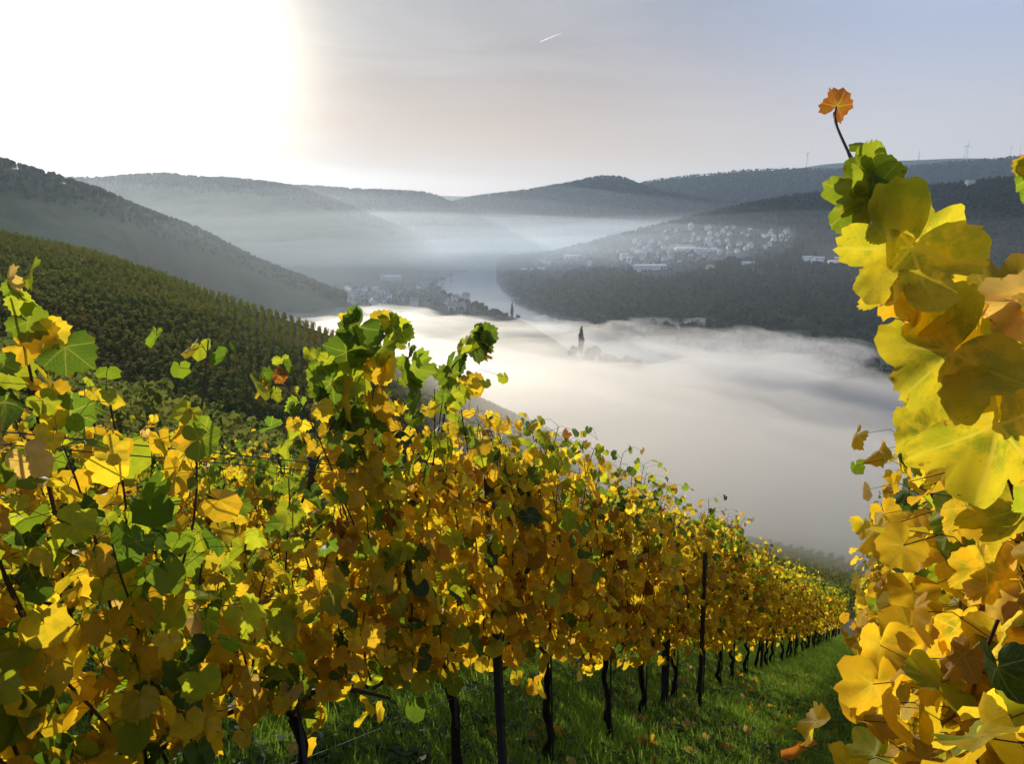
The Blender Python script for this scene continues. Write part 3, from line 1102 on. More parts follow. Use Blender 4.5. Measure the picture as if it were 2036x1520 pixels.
def top_low(X, Y):
    De = fog_far_edge(X, Y)
    r = Y / De
    base = np.interp(r, [0, 0.3, 0.6, 0.8, 0.93, 1.0, 1.1], [-85, -94, -132, -140, -146, -151, -158])
    sx, sy = (X - SPIT[0]) / 66, (Y - SPIT[1]) / 120
    base = base - 18 * np.exp(-(sx * sx + sy * sy))
    return base + fbm(X / 90, Y / 120, 51, 5) * 9


def top_high(X, Y):
    De = fog_far_edge(X, Y)
    r = Y / De
    base = np.interp(r, [0, 0.12, 0.22, 0.35, 0.5, 0.7, 0.85], [-34, -38, -52, -80, -122, -146, -165])
    sx, sy = (X - SPIT[0]) / 75, (Y - SPIT[1]) / 105
    base = base - 40 * np.exp(-(sx * sx + sy * sy))
    return base + fbm(X / 95, Y / 120, 61, 5) * 26


for k_, (zt, y0_, amp_) in enumerate([(-105, 1120, 16), (-78, 1180, 24), (-50, 1260, 30), (-18, 1350, 34), (20, 1500, 40)]):
    def top_valley(X, Y, zt=zt, y0_=y0_, amp_=amp_, k_=k_):
        b = np.interp(Y, [y0_, y0_ + 500, 3000, 5000], [-158, zt, zt + 6, zt - 30])
        return b + fbm(X / 420, Y / 600, 71 + 3 * k_, 4) * amp_
    fog_mesh('valley_mist', -2200 - 7 * k_, 3000 + 9 * k_, y0_ - 20, 5200 + 11 * k_, 90, 80, top_valley, volume_mat('valley_mist_air', (0.70, 0.85, 1.0), VALLEY_DENSITY, 0.45), 'pale blue mist lying in layers along the far valley')
    COL.objects[-1]['group'] = 'mist layers of the far valley'


for k_, cap_ in enumerate((0.10, 0.066, 0.042)):  # added mist layers, brightening the left hills for haze and lens glare
    def top_left(X, Y, cap_=cap_, k_=k_):
        az = X / np.maximum(Y, 100)
        b = cap_ * np.interp(az, [-0.8, -0.45, -0.1, 0.3], [1.15, 1.0, 0.75, 0.3]) * Y - 25 - 8 * k_
        b = b + np.interp(Y, [330, 650], [-140, 0]) + np.interp(Y, [3000, 3690], [0, -300])
        return b + fbm(X / 300, Y / 400, 81 + 5 * k_, 4) * 25
    fog_mesh('glare_mist', -3400 - 5 * k_, 1200 + 7 * k_, 330 + 3 * k_, 3700 + 9 * k_, 80, 80, top_left, volume_mat('glare_mist_air', (0.85, 0.91, 1.0), 3.4e-5, 0.55), 'added mist for haze and lens glare over the left hills beyond the vine covered spur')
    COL.objects[-1]['group'] = 'added mist layers over the left hills'


fog_mesh('fog', -700, 1500, 60, 1700, 150, 140, top_main, volume_mat('fog_main', (0.86, 0.845, 0.82), FOG_D[0], FOG_G), 'white fog bank lying over the river below the vineyard')
fog_mesh('fog', -720, 1480, 63, 1690, 120, 120, top_low, volume_mat('fog_low', (0.86, 0.845, 0.82), FOG_D[1], FOG_G), 'dense lower core of the white fog bank on the valley floor')
fog_mesh('fog', -710, 1510, 40, 1300, 120, 120, top_high, volume_mat('fog_high', (0.86, 0.845, 0.82), FOG_D[2], FOG_G), 'thin upper mist drifting over the fog bank and the lower slope')


def puff(name, base, size, drift, density, label, seed):
    """a closed lumpy cloud: base point, half sizes, drift of its top"""
    bm = bmesh.new()
    bmesh.ops.create_icosphere(bm, subdivisions=5, radius=1.0)
    P = np.array([v_.co[:] for v_ in bm.verts])
    k = 1 + 0.55 * fbm(P[:, 0] * 1.7 + P[:, 2] * 0.9 + seed, P[:, 1] * 1.7 - P[:, 2] * 1.3, seed, 4)
    P = P * k[:, None]
    f = (P[:, 2] + 1) / 2
    Q = P * np.array(size) * (0.55 + 0.6 * np.clip(f, 0, 1.2))[:, None]
    Q[:, 2] = P[:, 2] * size[2]
    Q += np.array(base) + np.outer(f, np.array(drift)) + np.array([0, 0, size[2] * 0.8])
    for v_, q_ in zip(bm.verts, Q):
        v_.co = q_
    me = bpy.data.meshes.new(name)
    bm.to_mesh(me)
    bm.free()
    me.materials.append(volume_mat(name + '_vapour', (1, 1, 1), density, 0.4))
    return link(name, me, kind='stuff', label=label, category='smoke')


puff('steam_cloud', place(1118, 520, G_right), (46, 30, 34), (30, 10, 0), 0.012, 'white steam cloud rising from the factory halls', 3)
puff('steam_cloud', place(1158, 522, G_right), (26, 18, 20), (-16, 5, 0), 0.010, 'smaller white steam puff over the longest factory hall', 4)
puff('steam_plume', place(1240, 522, G_right), (16, 12, 34), (-48, 6, 0), 0.014, 'slanting steam plume beside the white tower block', 5)
puff('mist_patch', place(1440, 522, G_right), (60, 22, 16), (26, 8, 0), 0.009, 'wisp of mist on the woods below the long white hall', 7)
puff('mist_patch', place(1408, 546, G_right), (13, 9, 11), (6, 3, 0), 0.02, 'small white puff of mist caught in the river woods', 9)
puff('mist_patch', place(1345, 505, G_right), (50, 20, 13), (20, 6, 0), 0.008, 'low mist scrap drifting along the long white roof', 10)
puff('chimney_smoke', on_plane(706, 606), (9, 7, 17), (-14, 4, 0), 0.03, 'bluish smoke rising over the riverside village', 12)

wisp_r = np.random.default_rng(17)
for px_, py_, dx_, dz_ in [(1240, 664, 40, 9), (1310, 668, 55, 12), (1385, 676, 45, 13), (1450, 690, 40, 12), (1530, 698, 50, 14), (1600, 708, 40, 12), (1680, 716, 45, 12), (905, 648, 55, 7), (800, 640, 60, 8), (700, 628, 55, 7), (1085, 668, 60, 8),
                           (1350, 745, 70, 13), (1480, 770, 80, 14), (1180, 790, 80, 12), (1600, 800, 70, 14), (1300, 850, 70, 14), (1500, 880, 70, 15)]:
    base_ = on_plane(px_, py_)
    lift = 2 if py_ < 730 else 22 + 0.12 * (py_ - 740)
    puff('fog_wisp', base_ + np.array([0, 0, lift]), (dx_, dx_ * 0.6, dz_), (wisp_r.uniform(-8, 12), 0, 0), 0.006, 'ragged wisp curling off the surface of the fog bank', int(wisp_r.integers(20, 90)))
    COL.objects[-1]['group'] = 'wisps of the fog bank'

m, t, out = new_mat('contrail_ice')
d_ = t.nodes.new('ShaderNodeBsdfTranslucent')
d_.inputs[0].default_value = (0.9, 0.9, 0.9, 1)
L(t, d_.outputs[0], out.inputs['Surface'])
tube_obj('contrail', [at(1074, 82.5, 22000), at(1085, 78, 22000), at(1100, 71.5, 22000), at(1118, 65, 22000)], [9, 12, 11, 6], m, None, 8, kind='stuff', label='short thin white contrail high in the sky', category='contrail')
# ================================================================== VINES
# ---- leaf material
VEIN_ANG = [0.0, R(50), R(-50), R(108), R(-108)]


def leaf_material(name, source, fine=True, mottle=0.45):
    """source: 'object' = colour of the leaf object, 'attr' = colour attribute of a joined mesh"""
    m, t, out = new_mat(name)
    if source == 'object':
        oi = t.nodes.new('ShaderNodeObjectInfo')
        base, rnd = oi.outputs['Color'], oi.outputs['Random']
    else:
        va = t.nodes.new('ShaderNodeVertexColor')
        va.layer_name = 'leafcol'
        base, rnd = va.outputs['Color'], va.outputs['Alpha']
    uv = t.nodes.new('ShaderNodeUVMap')
    uv.uv_map = 'leafuv'
    sp = t.nodes.new('ShaderNodeSeparateXYZ')
    L(t, uv.outputs[0], sp.inputs[0])
    X, Y = sp.outputs[0], sp.outputs[1]
    off = t.nodes.new('ShaderNodeCombineXYZ')
    L(t, math_node(t, 'MULTIPLY', rnd, 37.0), off.inputs[2])
    av = t.nodes.new('ShaderNodeVectorMath')
    av.operation = 'ADD'
    L(t, uv.outputs[0], av.inputs[0])
    L(t, off.outputs[0], av.inputs[1])
    vec = av.outputs[0]
    n_big = noise(t, 2.3, 5, 0.65, vec)
    col = base
    # autumn mottling: greener heart, browner rim and blotches
    rad = math_node(t, 'SQRT', math_node(t, 'ADD', math_node(t, 'MULTIPLY', X, X), math_node(t, 'MULTIPLY', Y, Y)))
    mr = t.nodes.new('ShaderNodeMapRange')
    mr.interpolation_type = 'SMOOTHSTEP'
    for k, v_ in (('From Min', 0.40), ('From Max', 0.60)):
        mr.inputs[k].default_value = v_
    L(t, n_big, mr.inputs[0])
    inner = math_node(t, 'SUBTRACT', 1.25, rad, clamp=True)
    col = mixc(t, math_node(t, 'MULTIPLY', math_node(t, 'MULTIPLY', mr.outputs[0], inner), mottle), col, mixc(t, 0.72, base, (0.11, 0.19, 0.02)))
    n_dot = noise(t, 26.0, 2, 0.5, vec)
    dots = math_node(t, 'GREATER_THAN', n_dot, 0.735)
    col = mixc(t, math_node(t, 'MULTIPLY', dots, 0.7), col, (0.10, 0.05, 0.02))
    n_sp = noise(t, 5.5, 5, 0.7, vec)
    edge = math_node(t, 'ADD', n_sp, math_node(t, 'MULTIPLY', math_node(t, 'SUBTRACT', rad, 0.75), 0.30))
    mr2 = t.nodes.new('ShaderNodeMapRange')
    mr2.interpolation_type = 'SMOOTHSTEP'
    for k, v_ in (('From Min', 0.60), ('From Max', 0.70)):
        mr2.inputs[k].default_value = v_
    L(t, edge, mr2.inputs[0])
    col = mixc(t, math_node(t, 'MULTIPLY', mr2.outputs[0], 0.75), col, (0.16, 0.06, 0.018))
    bump_h = None
    if fine:
        best = best2 = None
        for a in VEIN_ANG:
            along = math_node(t, 'ADD', math_node(t, 'MULTIPLY', X, math.sin(a)), math_node(t, 'MULTIPLY', Y, math.cos(a)))
            perp = math_node(t, 'ABSOLUTE', math_node(t, 'SUBTRACT', math_node(t, 'MULTIPLY', X, math.cos(a)), math_node(t, 'MULTIPLY', Y, math.sin(a))))
            neg = math_node(t, 'MULTIPLY', math_node(t, 'LESS_THAN', along, 0.0), 9.0)
            # side veins leave the main vein in a herring-bone
            dist = math_node(t, 'ADD', math_node(t, 'ADD', perp, math_node(t, 'MULTIPLY', along, 0.012)), neg)
            best = dist if best is None else math_node(t, 'MINIMUM', best, dist)
            if a in (0.0, VEIN_ANG[1], VEIN_ANG[2]):
                ph = math_node(t, 'FRACT', math_node(t, 'MULTIPLY', math_node(t, 'SUBTRACT', along, math_node(t, 'MULTIPLY', perp, 0.75)), 6.0))
                ln = math_node(t, 'MULTIPLY', math_node(t, 'ABSOLUTE', math_node(t, 'SUBTRACT', ph, 0.5)), 0.12)
                far_ = math_node(t, 'MULTIPLY', math_node(t, 'GREATER_THAN', perp, 0.30), 9.0)
                ln = math_node(t, 'ADD', math_node(t, 'ADD', ln, 0.020), math_node(t, 'ADD', neg, far_))
                best2 = ln if best2 is None else math_node(t, 'MINIMUM', best2, ln)
        mv = t.nodes.new('ShaderNodeMapRange')
        mv.interpolation_type = 'SMOOTHSTEP'
        for k, v_ in (('From Min', 0.012), ('From Max', 0.035), ('To Min', 1.0), ('To Max', 0.0)):
            mv.inputs[k].default_value = v_
        L(t, best, mv.inputs[0])
        mv2 = t.nodes.new('ShaderNodeMapRange')
        mv2.interpolation_type = 'SMOOTHSTEP'
        for k, v_ in (('From Min', 0.020), ('From Max', 0.034), ('To Min', 1.0), ('To Max', 0.0)):
            mv2.inputs[k].default_value = v_
        L(t, best2, mv2.inputs[0])
        col = mixc(t, math_node(t, 'MULTIPLY', mv2.outputs[0], 0.28), col, mixc(t, 0.5, base, (0.40, 0.36, 0.10)))
        col = mixc(t, math_node(t, 'MULTIPLY', mv.outputs[0], 0.8), col, mixc(t, 0.5, base, (0.40, 0.36, 0.10)))
        vo = t.nodes.new('ShaderNodeTexVoronoi')
        vo.inputs['Scale'].default_value = 16.0
        L(t, vec, vo.inputs['Vector'])
        bump_h = math_node(t, 'ADD', math_node(t, 'MULTIPLY', mv.outputs[0], -0.7), math_node(t, 'MULTIPLY', vo.outputs['Distance'], -0.5))
    hs = t.nodes.new('ShaderNodeHueSaturation')
    L(t, math_node(t, 'ADD', math_node(t, 'MULTIPLY', rnd, 0.5), 0.75), hs.inputs['Value'])
    L(t, col, hs.inputs['Color'])
    col = hs.outputs[0]
    p = t.nodes.new('ShaderNodeBsdfPrincipled')
    L(t, col, p.inputs['Base Color'])
    p.inputs['Roughness'].default_value = 0.5
    p.inputs['Specular IOR Level'].default_value = 0.17
    if bump_h is not None:
        b = t.nodes.new('ShaderNodeBump')
        b.inputs['Strength'].default_value = 0.22
        b.inputs['Distance'].default_value = 0.004
        L(t, bump_h, b.inputs['Height'])
        L(t, b.outputs[0], p.inputs['Normal'])
    g = t.nodes.new('ShaderNodeGamma')
    g.inputs[1].default_value = 1.05
    L(t, col, g.inputs[0])
    tr = t.nodes.new('ShaderNodeBsdfTranslucent')
    L(t, mixc(t, 1.0, g.outputs[0], (1.65, 1.62, 0.9), 'MULTIPLY'), tr.inputs[0])
    mx = t.nodes.new('ShaderNodeMixShader')
    mx.inputs[0].default_value = 0.66
    L(t, p.outputs[0], mx.inputs[1])
    L(t, tr.outputs[0], mx.inputs[2])
    L(t, mx.outputs[0], out.inputs['Surface'])
    return m


M_LEAF = leaf_material('vine_leaf', 'object')
M_LEAF_HERO = leaf_material('vine_leaf_large', 'object', mottle=1.0)
M_LEAFMASS = leaf_material('vine_leaf_mass', 'attr', fine=False)
M_VBARK = simple_mat('vine_bark', (0.035, 0.026, 0.02), (0.015, 0.012, 0.010), 25.0, 0.9, 0.15, 0.9, 60)
M_CANE = simple_mat('vine_cane', (0.10, 0.05, 0.028), (0.06, 0.03, 0.02), 18.0, 0.6, 0.3)
M_POSTWOOD = simple_mat('post_wood', (0.045, 0.042, 0.04), (0.025, 0.024, 0.023), 14.0, 0.85, 0.2, 0.7, 40)
M_POSTSTEEL = simple_mat('post_steel', (0.05, 0.052, 0.052), (0.03, 0.03, 0.03), 9.0, 0.6, 0.3)
M_WIRE = simple_mat('wire_steel', (0.12, 0.12, 0.12), (0.06, 0.05, 0.045), 30.0, 0.5, 0.4)

# leaf colours (reflectance)
LC = {
    'green': (0.075, 0.13, 0.018), 'mid': (0.15, 0.21, 0.02), 'lime': (0.30, 0.33, 0.025), 'yellow': (0.56, 0.41, 0.03),
    'gold': (0.54, 0.335, 0.022), 'amber': (0.42, 0.235, 0.02), 'rust': (0.20, 0.06, 0.016), 'tan': (0.48, 0.32, 0.13), 'dark': (0.04, 0.075, 0.02),
}


def outline_r(th, k):
    """radius of a grape leaf outline at angle th from the tip"""
    a = abs(th)
    pts_a = [0, 0.26, 0.47, 0.66, 0.90, 1.15, 1.42, 1.68, 1.92, 2.25, 2.55, 2.80, 2.98, 3.1416]
    pts_r = [0.98, 0.93, 0.83 - k, 0.88, 0.96, 0.90, 0.78 - k, 0.82, 0.88, 0.84, 0.78, 0.64, 0.42, 0.08]
    return float(np.interp(a, pts_a, pts_r))


def leaf_mesh(name, seed, n_out, rings, curl=1.0, mat=None, teeth=0.055, deep=0.0):
    r = np.random.default_rng(seed)
    k = r.uniform(-0.06, 0.10) + deep
    cup = r.uniform(-0.30, 0.34) * curl
    fold = r.uniform(-0.05, 0.40) * curl
    wav, wf, wp = r.uniform(0.05, 0.15) * curl, r.integers(2, 4), r.uniform(0, 6.28)
    tipc = r.uniform(0.0, 0.5) * curl
    asym = r.uniform(0.9, 1.1)
    V, F, UV = [(0, 0, 0)], [], [(0, 0)]

    def shape(x, y, th, f):
        rr = math.hypot(x, y)
        z = cup * rr * rr - fold * abs(x) * 0.6 + wav * rr * math.sin(wf * th + wp) - tipc * max(0, y) ** 2 * 0.6
        z += 0.035 * curl * math.cos(5.2 * th) * f
        if n_out > 60:
            z += 0.11 * float(fbm(np.array([x * 2.6 + seed]), np.array([y * 2.6]), seed, 3)[0]) * f + 0.03 * math.sin(9 * th + wp) * f * f
        return z
    prev = None
    for ri, (f, n) in enumerate(rings + [(1.0, n_out)]):
        ring = []
        for j in range(n):
            th = -math.pi + 2 * math.pi * (j + 0.5) / n
            rr = outline_r(th, k) * f
            if f == 1.0 and n_out > 60:
                ph = (th * 17.5 / math.pi + 0.8 * math.sin(th * 3 + wp)) % 1.0
                saw = ph / 0.62 if ph < 0.62 else (1 - ph) / 0.38
                rr *= 1 + teeth * (saw * 2.2 - 1.0) * (0.7 + 0.6 * math.sin(th * 5.3 + wp)) + r.uniform(-0.008, 0.008)
            elif f == 1.0:
                rr *= 1 + teeth * (1 if j % 2 else -1) + r.uniform(-0.03, 0.03)
            else:
                rr = rr * (0.75 + 0.25 * f) if abs(th) < 2.7 else rr
            x, y = rr * math.sin(th) * asym * 0.98, rr * math.cos(th)
            ring.append(len(V))
            V.append((x, y, shape(x, y, th, f)))
            UV.append((x, y))
        if prev is None:
            for j in range(n - 1):
                F.append((0, ring[j + 1], ring[j]))
        else:
            a, b = prev, ring
            m_ = len(b) // len(a)
            na = len(a)
            for j in range(na):
                jn = j + 1
                bs = [b[min(len(b) - 1, j * m_ + q)] for q in range(m_ + 1)] if j < na - 1 else [b[j * m_ + q] for q in range(m_)]
                h = m_ // 2
                for q in range(len(bs) - 1):
                    top = a[j] if q < h or j == na - 1 else a[j + 1]
                    F.append((top, bs[q + 1], bs[q]))
                if j < na - 1:
                    F.append((a[j], a[j + 1], bs[h] if h < len(bs) else bs[-1]))
        prev = ring
    # normals of the blade point to +Z
    me = mesh_from(name, V, [f[::-1] for f in F], [mat or M_LEAF], True)
    ul = me.uv_layers.new(name='leafuv')
    li = np.zeros(len(me.loops), dtype=np.int32)
    me.loops.foreach_get('vertex_index', li)
    ul.data.foreach_set('uv', np.array(UV, dtype=np.float32)[li].ravel())
    return me


LEAF_MESH = [leaf_mesh('leaf', 500 + k, 32, [(0.5, 16)], 1.2 + 0.07 * (k % 12), teeth=0.065) for k in range(24)]
CURL_MESH = [leaf_mesh('leaf_curled', 540 + k, 32, [(0.5, 16)], 2.2 + 0.12 * k, teeth=0.07) for k in range(10)]
NEAR_MESH = [leaf_mesh('leaf_near', 600 + k, 64, [(0.3, 16), (0.62, 32)], 1.3 + 0.1 * (k % 8), teeth=0.04, deep=0.05) for k in range(16)]
HERO_MESH = [leaf_mesh('leaf_large', 560 + k, 144, [(0.12, 12), (0.28, 24), (0.45, 24), (0.62, 48), (0.8, 48)], 1.6, M_LEAF_HERO, teeth=0.035, deep=0.13) for k in range(8)]


def mesh_arrays(me):
    co = np.zeros(len(me.vertices) * 3)
    me.vertices.foreach_get('co', co)
    return co.reshape(-1, 3), [tuple(p_.vertices) for p_ in me.polygons]


MID_PROTO = [mesh_arrays(leaf_mesh('leaf_mid', 580 + k, 14, [], 1.0)) for k in range(6)]
LOW_PROTO = [mesh_arrays(leaf_mesh('leaf_low', 590 + k, 7, [], 1.0, teeth=0.0)) for k in range(4)]


def leaf_frame(pos, tip, nrm):
    """4x4 frame: Y to the tip, Z along the blade normal"""
    y = tip / (np.linalg.norm(tip) + 1e-9)
    z = nrm - y * np.dot(nrm, y)
    z = z / (np.linalg.norm(z) + 1e-9)
    x = np.cross(y, z)
    m = np.eye(4)
    m[:3, 0], m[:3, 1], m[:3, 2], m[:3, 3] = x, y, z, pos
    return m


def joined_leaves(name, leaves, protos, mat, parent=None, **props):
    Vs, Fs, Cs, Us = [], [], [], []
    off = 0
    r = np.random.default_rng(len(leaves))
    for M, s, c in leaves:
        co, fa = protos[r.integers(len(protos))]
        P = (co * s) @ M[:3, :3].T + M[:3, 3]
        Vs.append(P)
        Us.append(co[:, :2])
        Fs += [tuple(i + off for i in f) for f in fa]
        Cs.append(np.tile([c[0], c[1], c[2], r.random()], (len(co), 1)))
        off += len(co)
    me = mesh_from(name, np.concatenate(Vs), Fs, [mat])
    ca = me.color_attributes.new('leafcol', 'FLOAT_COLOR', 'POINT')
    ca.data.foreach_set('color', np.concatenate(Cs).astype(np.float32).ravel())
    ul = me.uv_layers.new(name='leafuv')
    li = np.zeros(len(me.loops), dtype=np.int32)
    me.loops.foreach_get('vertex_index', li)
    ul.data.foreach_set('uv', np.concatenate(Us).astype(np.float32)[li].ravel())
    return link(name, me, parent, **props)


RD3 = np.array([RD[0], RD[1], 0.0])
RU3 = np.array([RU[0], RU[1], 0.0])
UP = np.array([0, 0, 1.0])
LEAN = -0.075           # posts and vines lean back up the slope


def pick_colour(r, hf, green):
    """hf: height fraction in the canopy; green: bias"""
    g = green + 0.75 * max(0, hf - 0.62) * 2.2
    x = r.random()
    if x < g:
        k = r.choice(['green', 'mid', 'lime', 'dark'], p=[.3, .33, .27, .10])
    else:
        k = r.choice(['yellow', 'gold', 'amber', 'rust', 'tan', 'lime'], p=[.42, .36, .08, .025, .035, .08])
    c = np.array(LC[k]) * r.uniform(0.85, 1.15)
    return c


def grow_vine(seed, H, shoots=11, step=0.075, green=0.10, thick=0.12, size=(0.044, 0.074), low=0.6, laterals=0.35, lat_len=0.16, zs=0.78):
    """returns leaves [(matrix, size, colour)], shoots [[points]] in the vine's own frame (origin at its foot)"""
    r = np.random.default_rng(seed)
    leaves, stems, petioles = [], [], []
    slope = -0.45
    for s in range(shoots):
        a = (s + r.uniform(0.1, 0.9)) / shoots * 1.15 - 0.575
        z0 = zs + r.uniform(-0.08, 0.14)
        Hs = H + r.uniform(-0.42, 0.08)
        p = RD3 * a + RU3 * r.normal(0, 0.03) + UP * (z0 + slope * a)
        v = UP + RD3 * r.normal(-0.05, 0.13) + RU3 * r.normal(0, 0.12)
        pts = [p.copy()]
        n = int((Hs - z0) / step)
        side = 1 if r.random() < 0.5 else -1
        u_off = 0.0
        for k in range(n):
            hf = k / max(1, n)
            v = v + RD3 * r.normal(0, 0.05) + RU3 * (r.normal(0, 0.06) - 0.25 * u_off)
            v[2] = max(v[2], 0.75)
            v = v / np.linalg.norm(v)
            p = p + v * step + RD3 * LEAN * step
            u_off = float(p @ RU3)
            pts.append(p.copy())
            side = -side
            for q in range(1 + (r.random() < laterals)):
                out = RU3 * side * r.uniform(0.35, 1.0) * (1 if q == 0 else r.choice([-1, 1])) + RD3 * r.normal(0, 0.55)
                out = out / (np.linalg.norm(out) + 1e-9)
                pl = r.uniform(0.05, 0.11) if q == 0 else r.uniform(0.10, lat_len + 0.08)
                e = p + out * pl + UP * r.uniform(-0.02, 0.05)
                nrm = out * r.uniform(0.55, 1.1) + UP * r.uniform(-0.1, 0.75) + r.normal(0, 0.42, 3)
                tip = -UP * r.uniform(0.45, 1.1) + out * r.uniform(-0.1, 0.75) + r.normal(0, 0.32, 3)
                h_top = (e[2] - zs) / (H - zs)
                sz = r.uniform(*size) * (1.0 if hf < 0.82 else 0.82 - 0.25 * (hf - 0.82) / 0.18)
                leaves.append((leaf_frame(e, tip, nrm), sz, pick_colour(r, h_top, green)))
                petioles.append((p.copy(), e.copy()))
        stems.append(pts)
    # leaves hanging low on short spurs
    for k in range(int(low * 26)):
        a = r.uniform(-0.55, 0.55)
        e = RD3 * a + RU3 * r.normal(0, 0.13) + UP * (r.uniform(zs - 0.2, zs + 0.17) + slope * a)
        out = RU3 * r.choice([-1, 1]) * r.uniform(0.4, 1) + RD3 * r.normal(0, .5)
        petioles.append((RD3 * a + UP * (zs + slope * a), e.copy()))
        leaves.append((leaf_frame(e, -UP + r.normal(0, .35, 3), out + r.normal(0, .3, 3)), r.uniform(*size), pick_colour(r, 0.0, green * 0.6)))
    return leaves, stems, petioles


def add_tubes(parts):
    V, F = [], []
    for pts, rad, ns in parts:
        v_, f_ = tube(pts, rad, ns)
        o = len(V)
        V += v_
        F += [[i + o for i in f] for f in f_]
    return V, F


def vine_wood(o, seed, stems, petioles, detail=True, head=0.8):
    r = np.random.default_rng(seed + 9000)
    pts, x = [], np.zeros(3)
    for k in range(8):
        f = k / 7
        pts.append(RD3 * (r.normal(0, 0.02) + LEAN * f * head) + RU3 * r.normal(0, 0.02) + UP * (head * f - (0.12 if k == 0 else 0)))
    tube_obj('trunk', resample(np.array(pts), 16), np.linspace(0.028, 0.019, 16) * (0.85 + 0.5 * r.random(16)), M_VBARK, o, 8)
    for s in (-1, 1):
        c = [np.array(pts[-1]), np.array(pts[-1]) + RD3 * s * 0.12 + UP * (0.09 - 0.05 * s), np.array(pts[-1]) + RD3 * s * 0.34 + UP * (0.06 - 0.45 * s * 0.34), np.array(pts[-1]) + RD3 * s * 0.58 + UP * (-0.45 * s * 0.58 - 0.02)]
        tube_obj('cane', resample(np.array(c), 8), np.linspace(0.013, 0.008, 8), M_CANE, o, 6)
    if detail:
        for st in stems:
            tube_obj('shoot', np.array(st)[::2] if len(st) > 6 else st, np.linspace(0.006, 0.0025, len(np.array(st)[::2] if len(st) > 6 else st)), M_CANE, o, 5)
        V, F = add_tubes([([a, (a + b) / 2 + UP * 0.02 * np.linalg.norm(b - a) / 0.1, b], 0.0011, 3) for a, b in petioles])
        if V:
            link('petioles', mesh_from('petioles', V, F, [M_CANE]), o, kind='stuff')
    elif stems:
        V, F = add_tubes([(np.array(st)[::4], 0.005, 3) for st in stems if len(st) > 8])
        link('shoots', mesh_from('shoots', V, F, [M_CANE]), o, kind='stuff')
    # thin training stake
    tube_obj('stake', [RU3 * 0.04 - UP * 0.2, RU3 * 0.04 + RD3 * LEAN * 1.2 + UP * 1.2], 0.008, M_POSTSTEEL, o, 6)


def leaf_object(o, M, s, c, r, mesh=None):
    me = mesh or (CURL_MESH[r.integers(len(CURL_MESH))] if r.random() < 0.34 else LEAF_MESH[r.integers(len(LEAF_MESH))])
    lf = bpy.data.objects.new('leaf', me)
    COL.objects.link(lf)
    lf.parent = o
    Mm = Matrix(M.tolist()) @ Matrix.Scale(s, 4)
    lf.matrix_local = Mm
    lf.color = (float(c[0]), float(c[1]), float(c[2]), 1.0)
    return lf


def vine(d, u, seed, H, label, group, lod, **kw):
    """lod 0: leaves one by one (up to 300, the rest joined); 1: joined mid leaves; 2: joined small faces"""
    x, y = du(d, u)
    z = float(slope_zn(np.array([x]), np.array([y]))[0])
    o = empty('grapevine', (x, y, z), 0, label=label, category='grapevine')
    if group:
        o['group'] = group
    leaves, stems, pet = grow_vine(seed, H, **kw)
    if math.hypot(x, y) < 2.4:
        B_ = np.array([x, y, z])
        keep = [i for i, (M, s_, c_) in enumerate(leaves) if np.linalg.norm(M[:3, 3] + B_) > 0.95]
        leaves = [leaves[i] for i in keep]
        pet = [(a, b_) for a, b_ in pet if np.linalg.norm(b_ + B_) > 0.95]
        stems = [[p_ for p_ in st if np.linalg.norm(p_ + B_) > 0.85] for st in stems]
        stems = [st for st in stems if len(st) > 7]
    r = np.random.default_rng(seed + 4000)
    if lod == 0:
        # those that show largest: on the side of the alley
        cam_l = np.array([-x, -y, -z])
        dist = [np.linalg.norm(cam_l - M[:3, 3]) - s * 3 for M, s, c in leaves]
        order = np.argsort(dist)
        for i in order[:300]:
            leaf_object(o, *leaves[i], r, NEAR_MESH[r.integers(len(NEAR_MESH))] if dist[i] < 2.3 else None)
        rest = [leaves[i] for i in order[300:]]
        if rest:
            joined_leaves('inner_foliage', rest, MID_PROTO, M_LEAFMASS, o, kind='stuff')
        vine_wood(o, seed, stems, pet, True, kw.get('zs', 0.78) + 0.0)
    elif lod == 1:
        joined_leaves('foliage', leaves, MID_PROTO, M_LEAFMASS, o, kind='stuff')
        vine_wood(o, seed, stems, pet, False)
    else:
        joined_leaves('foliage', leaves, LOW_PROTO, M_LEAFMASS, o, kind='stuff')
        vine_wood(o, seed, [], [], False)
    return o


_ONES = ['', 'first', 'second', 'third', 'fourth', 'fifth', 'sixth', 'seventh', 'eighth', 'ninth', 'tenth', 'eleventh', 'twelfth', 'thirteenth', 'fourteenth', 'fifteenth', 'sixteenth', 'seventeenth', 'eighteenth', 'nineteenth', 'twentieth']


def ordinal(n):
    if n <= 20:
        return _ONES[n]
    if n == 30:
        return 'thirtieth'
    return ('twenty ' if n < 30 else 'thirty ') + _ONES[n % 10]


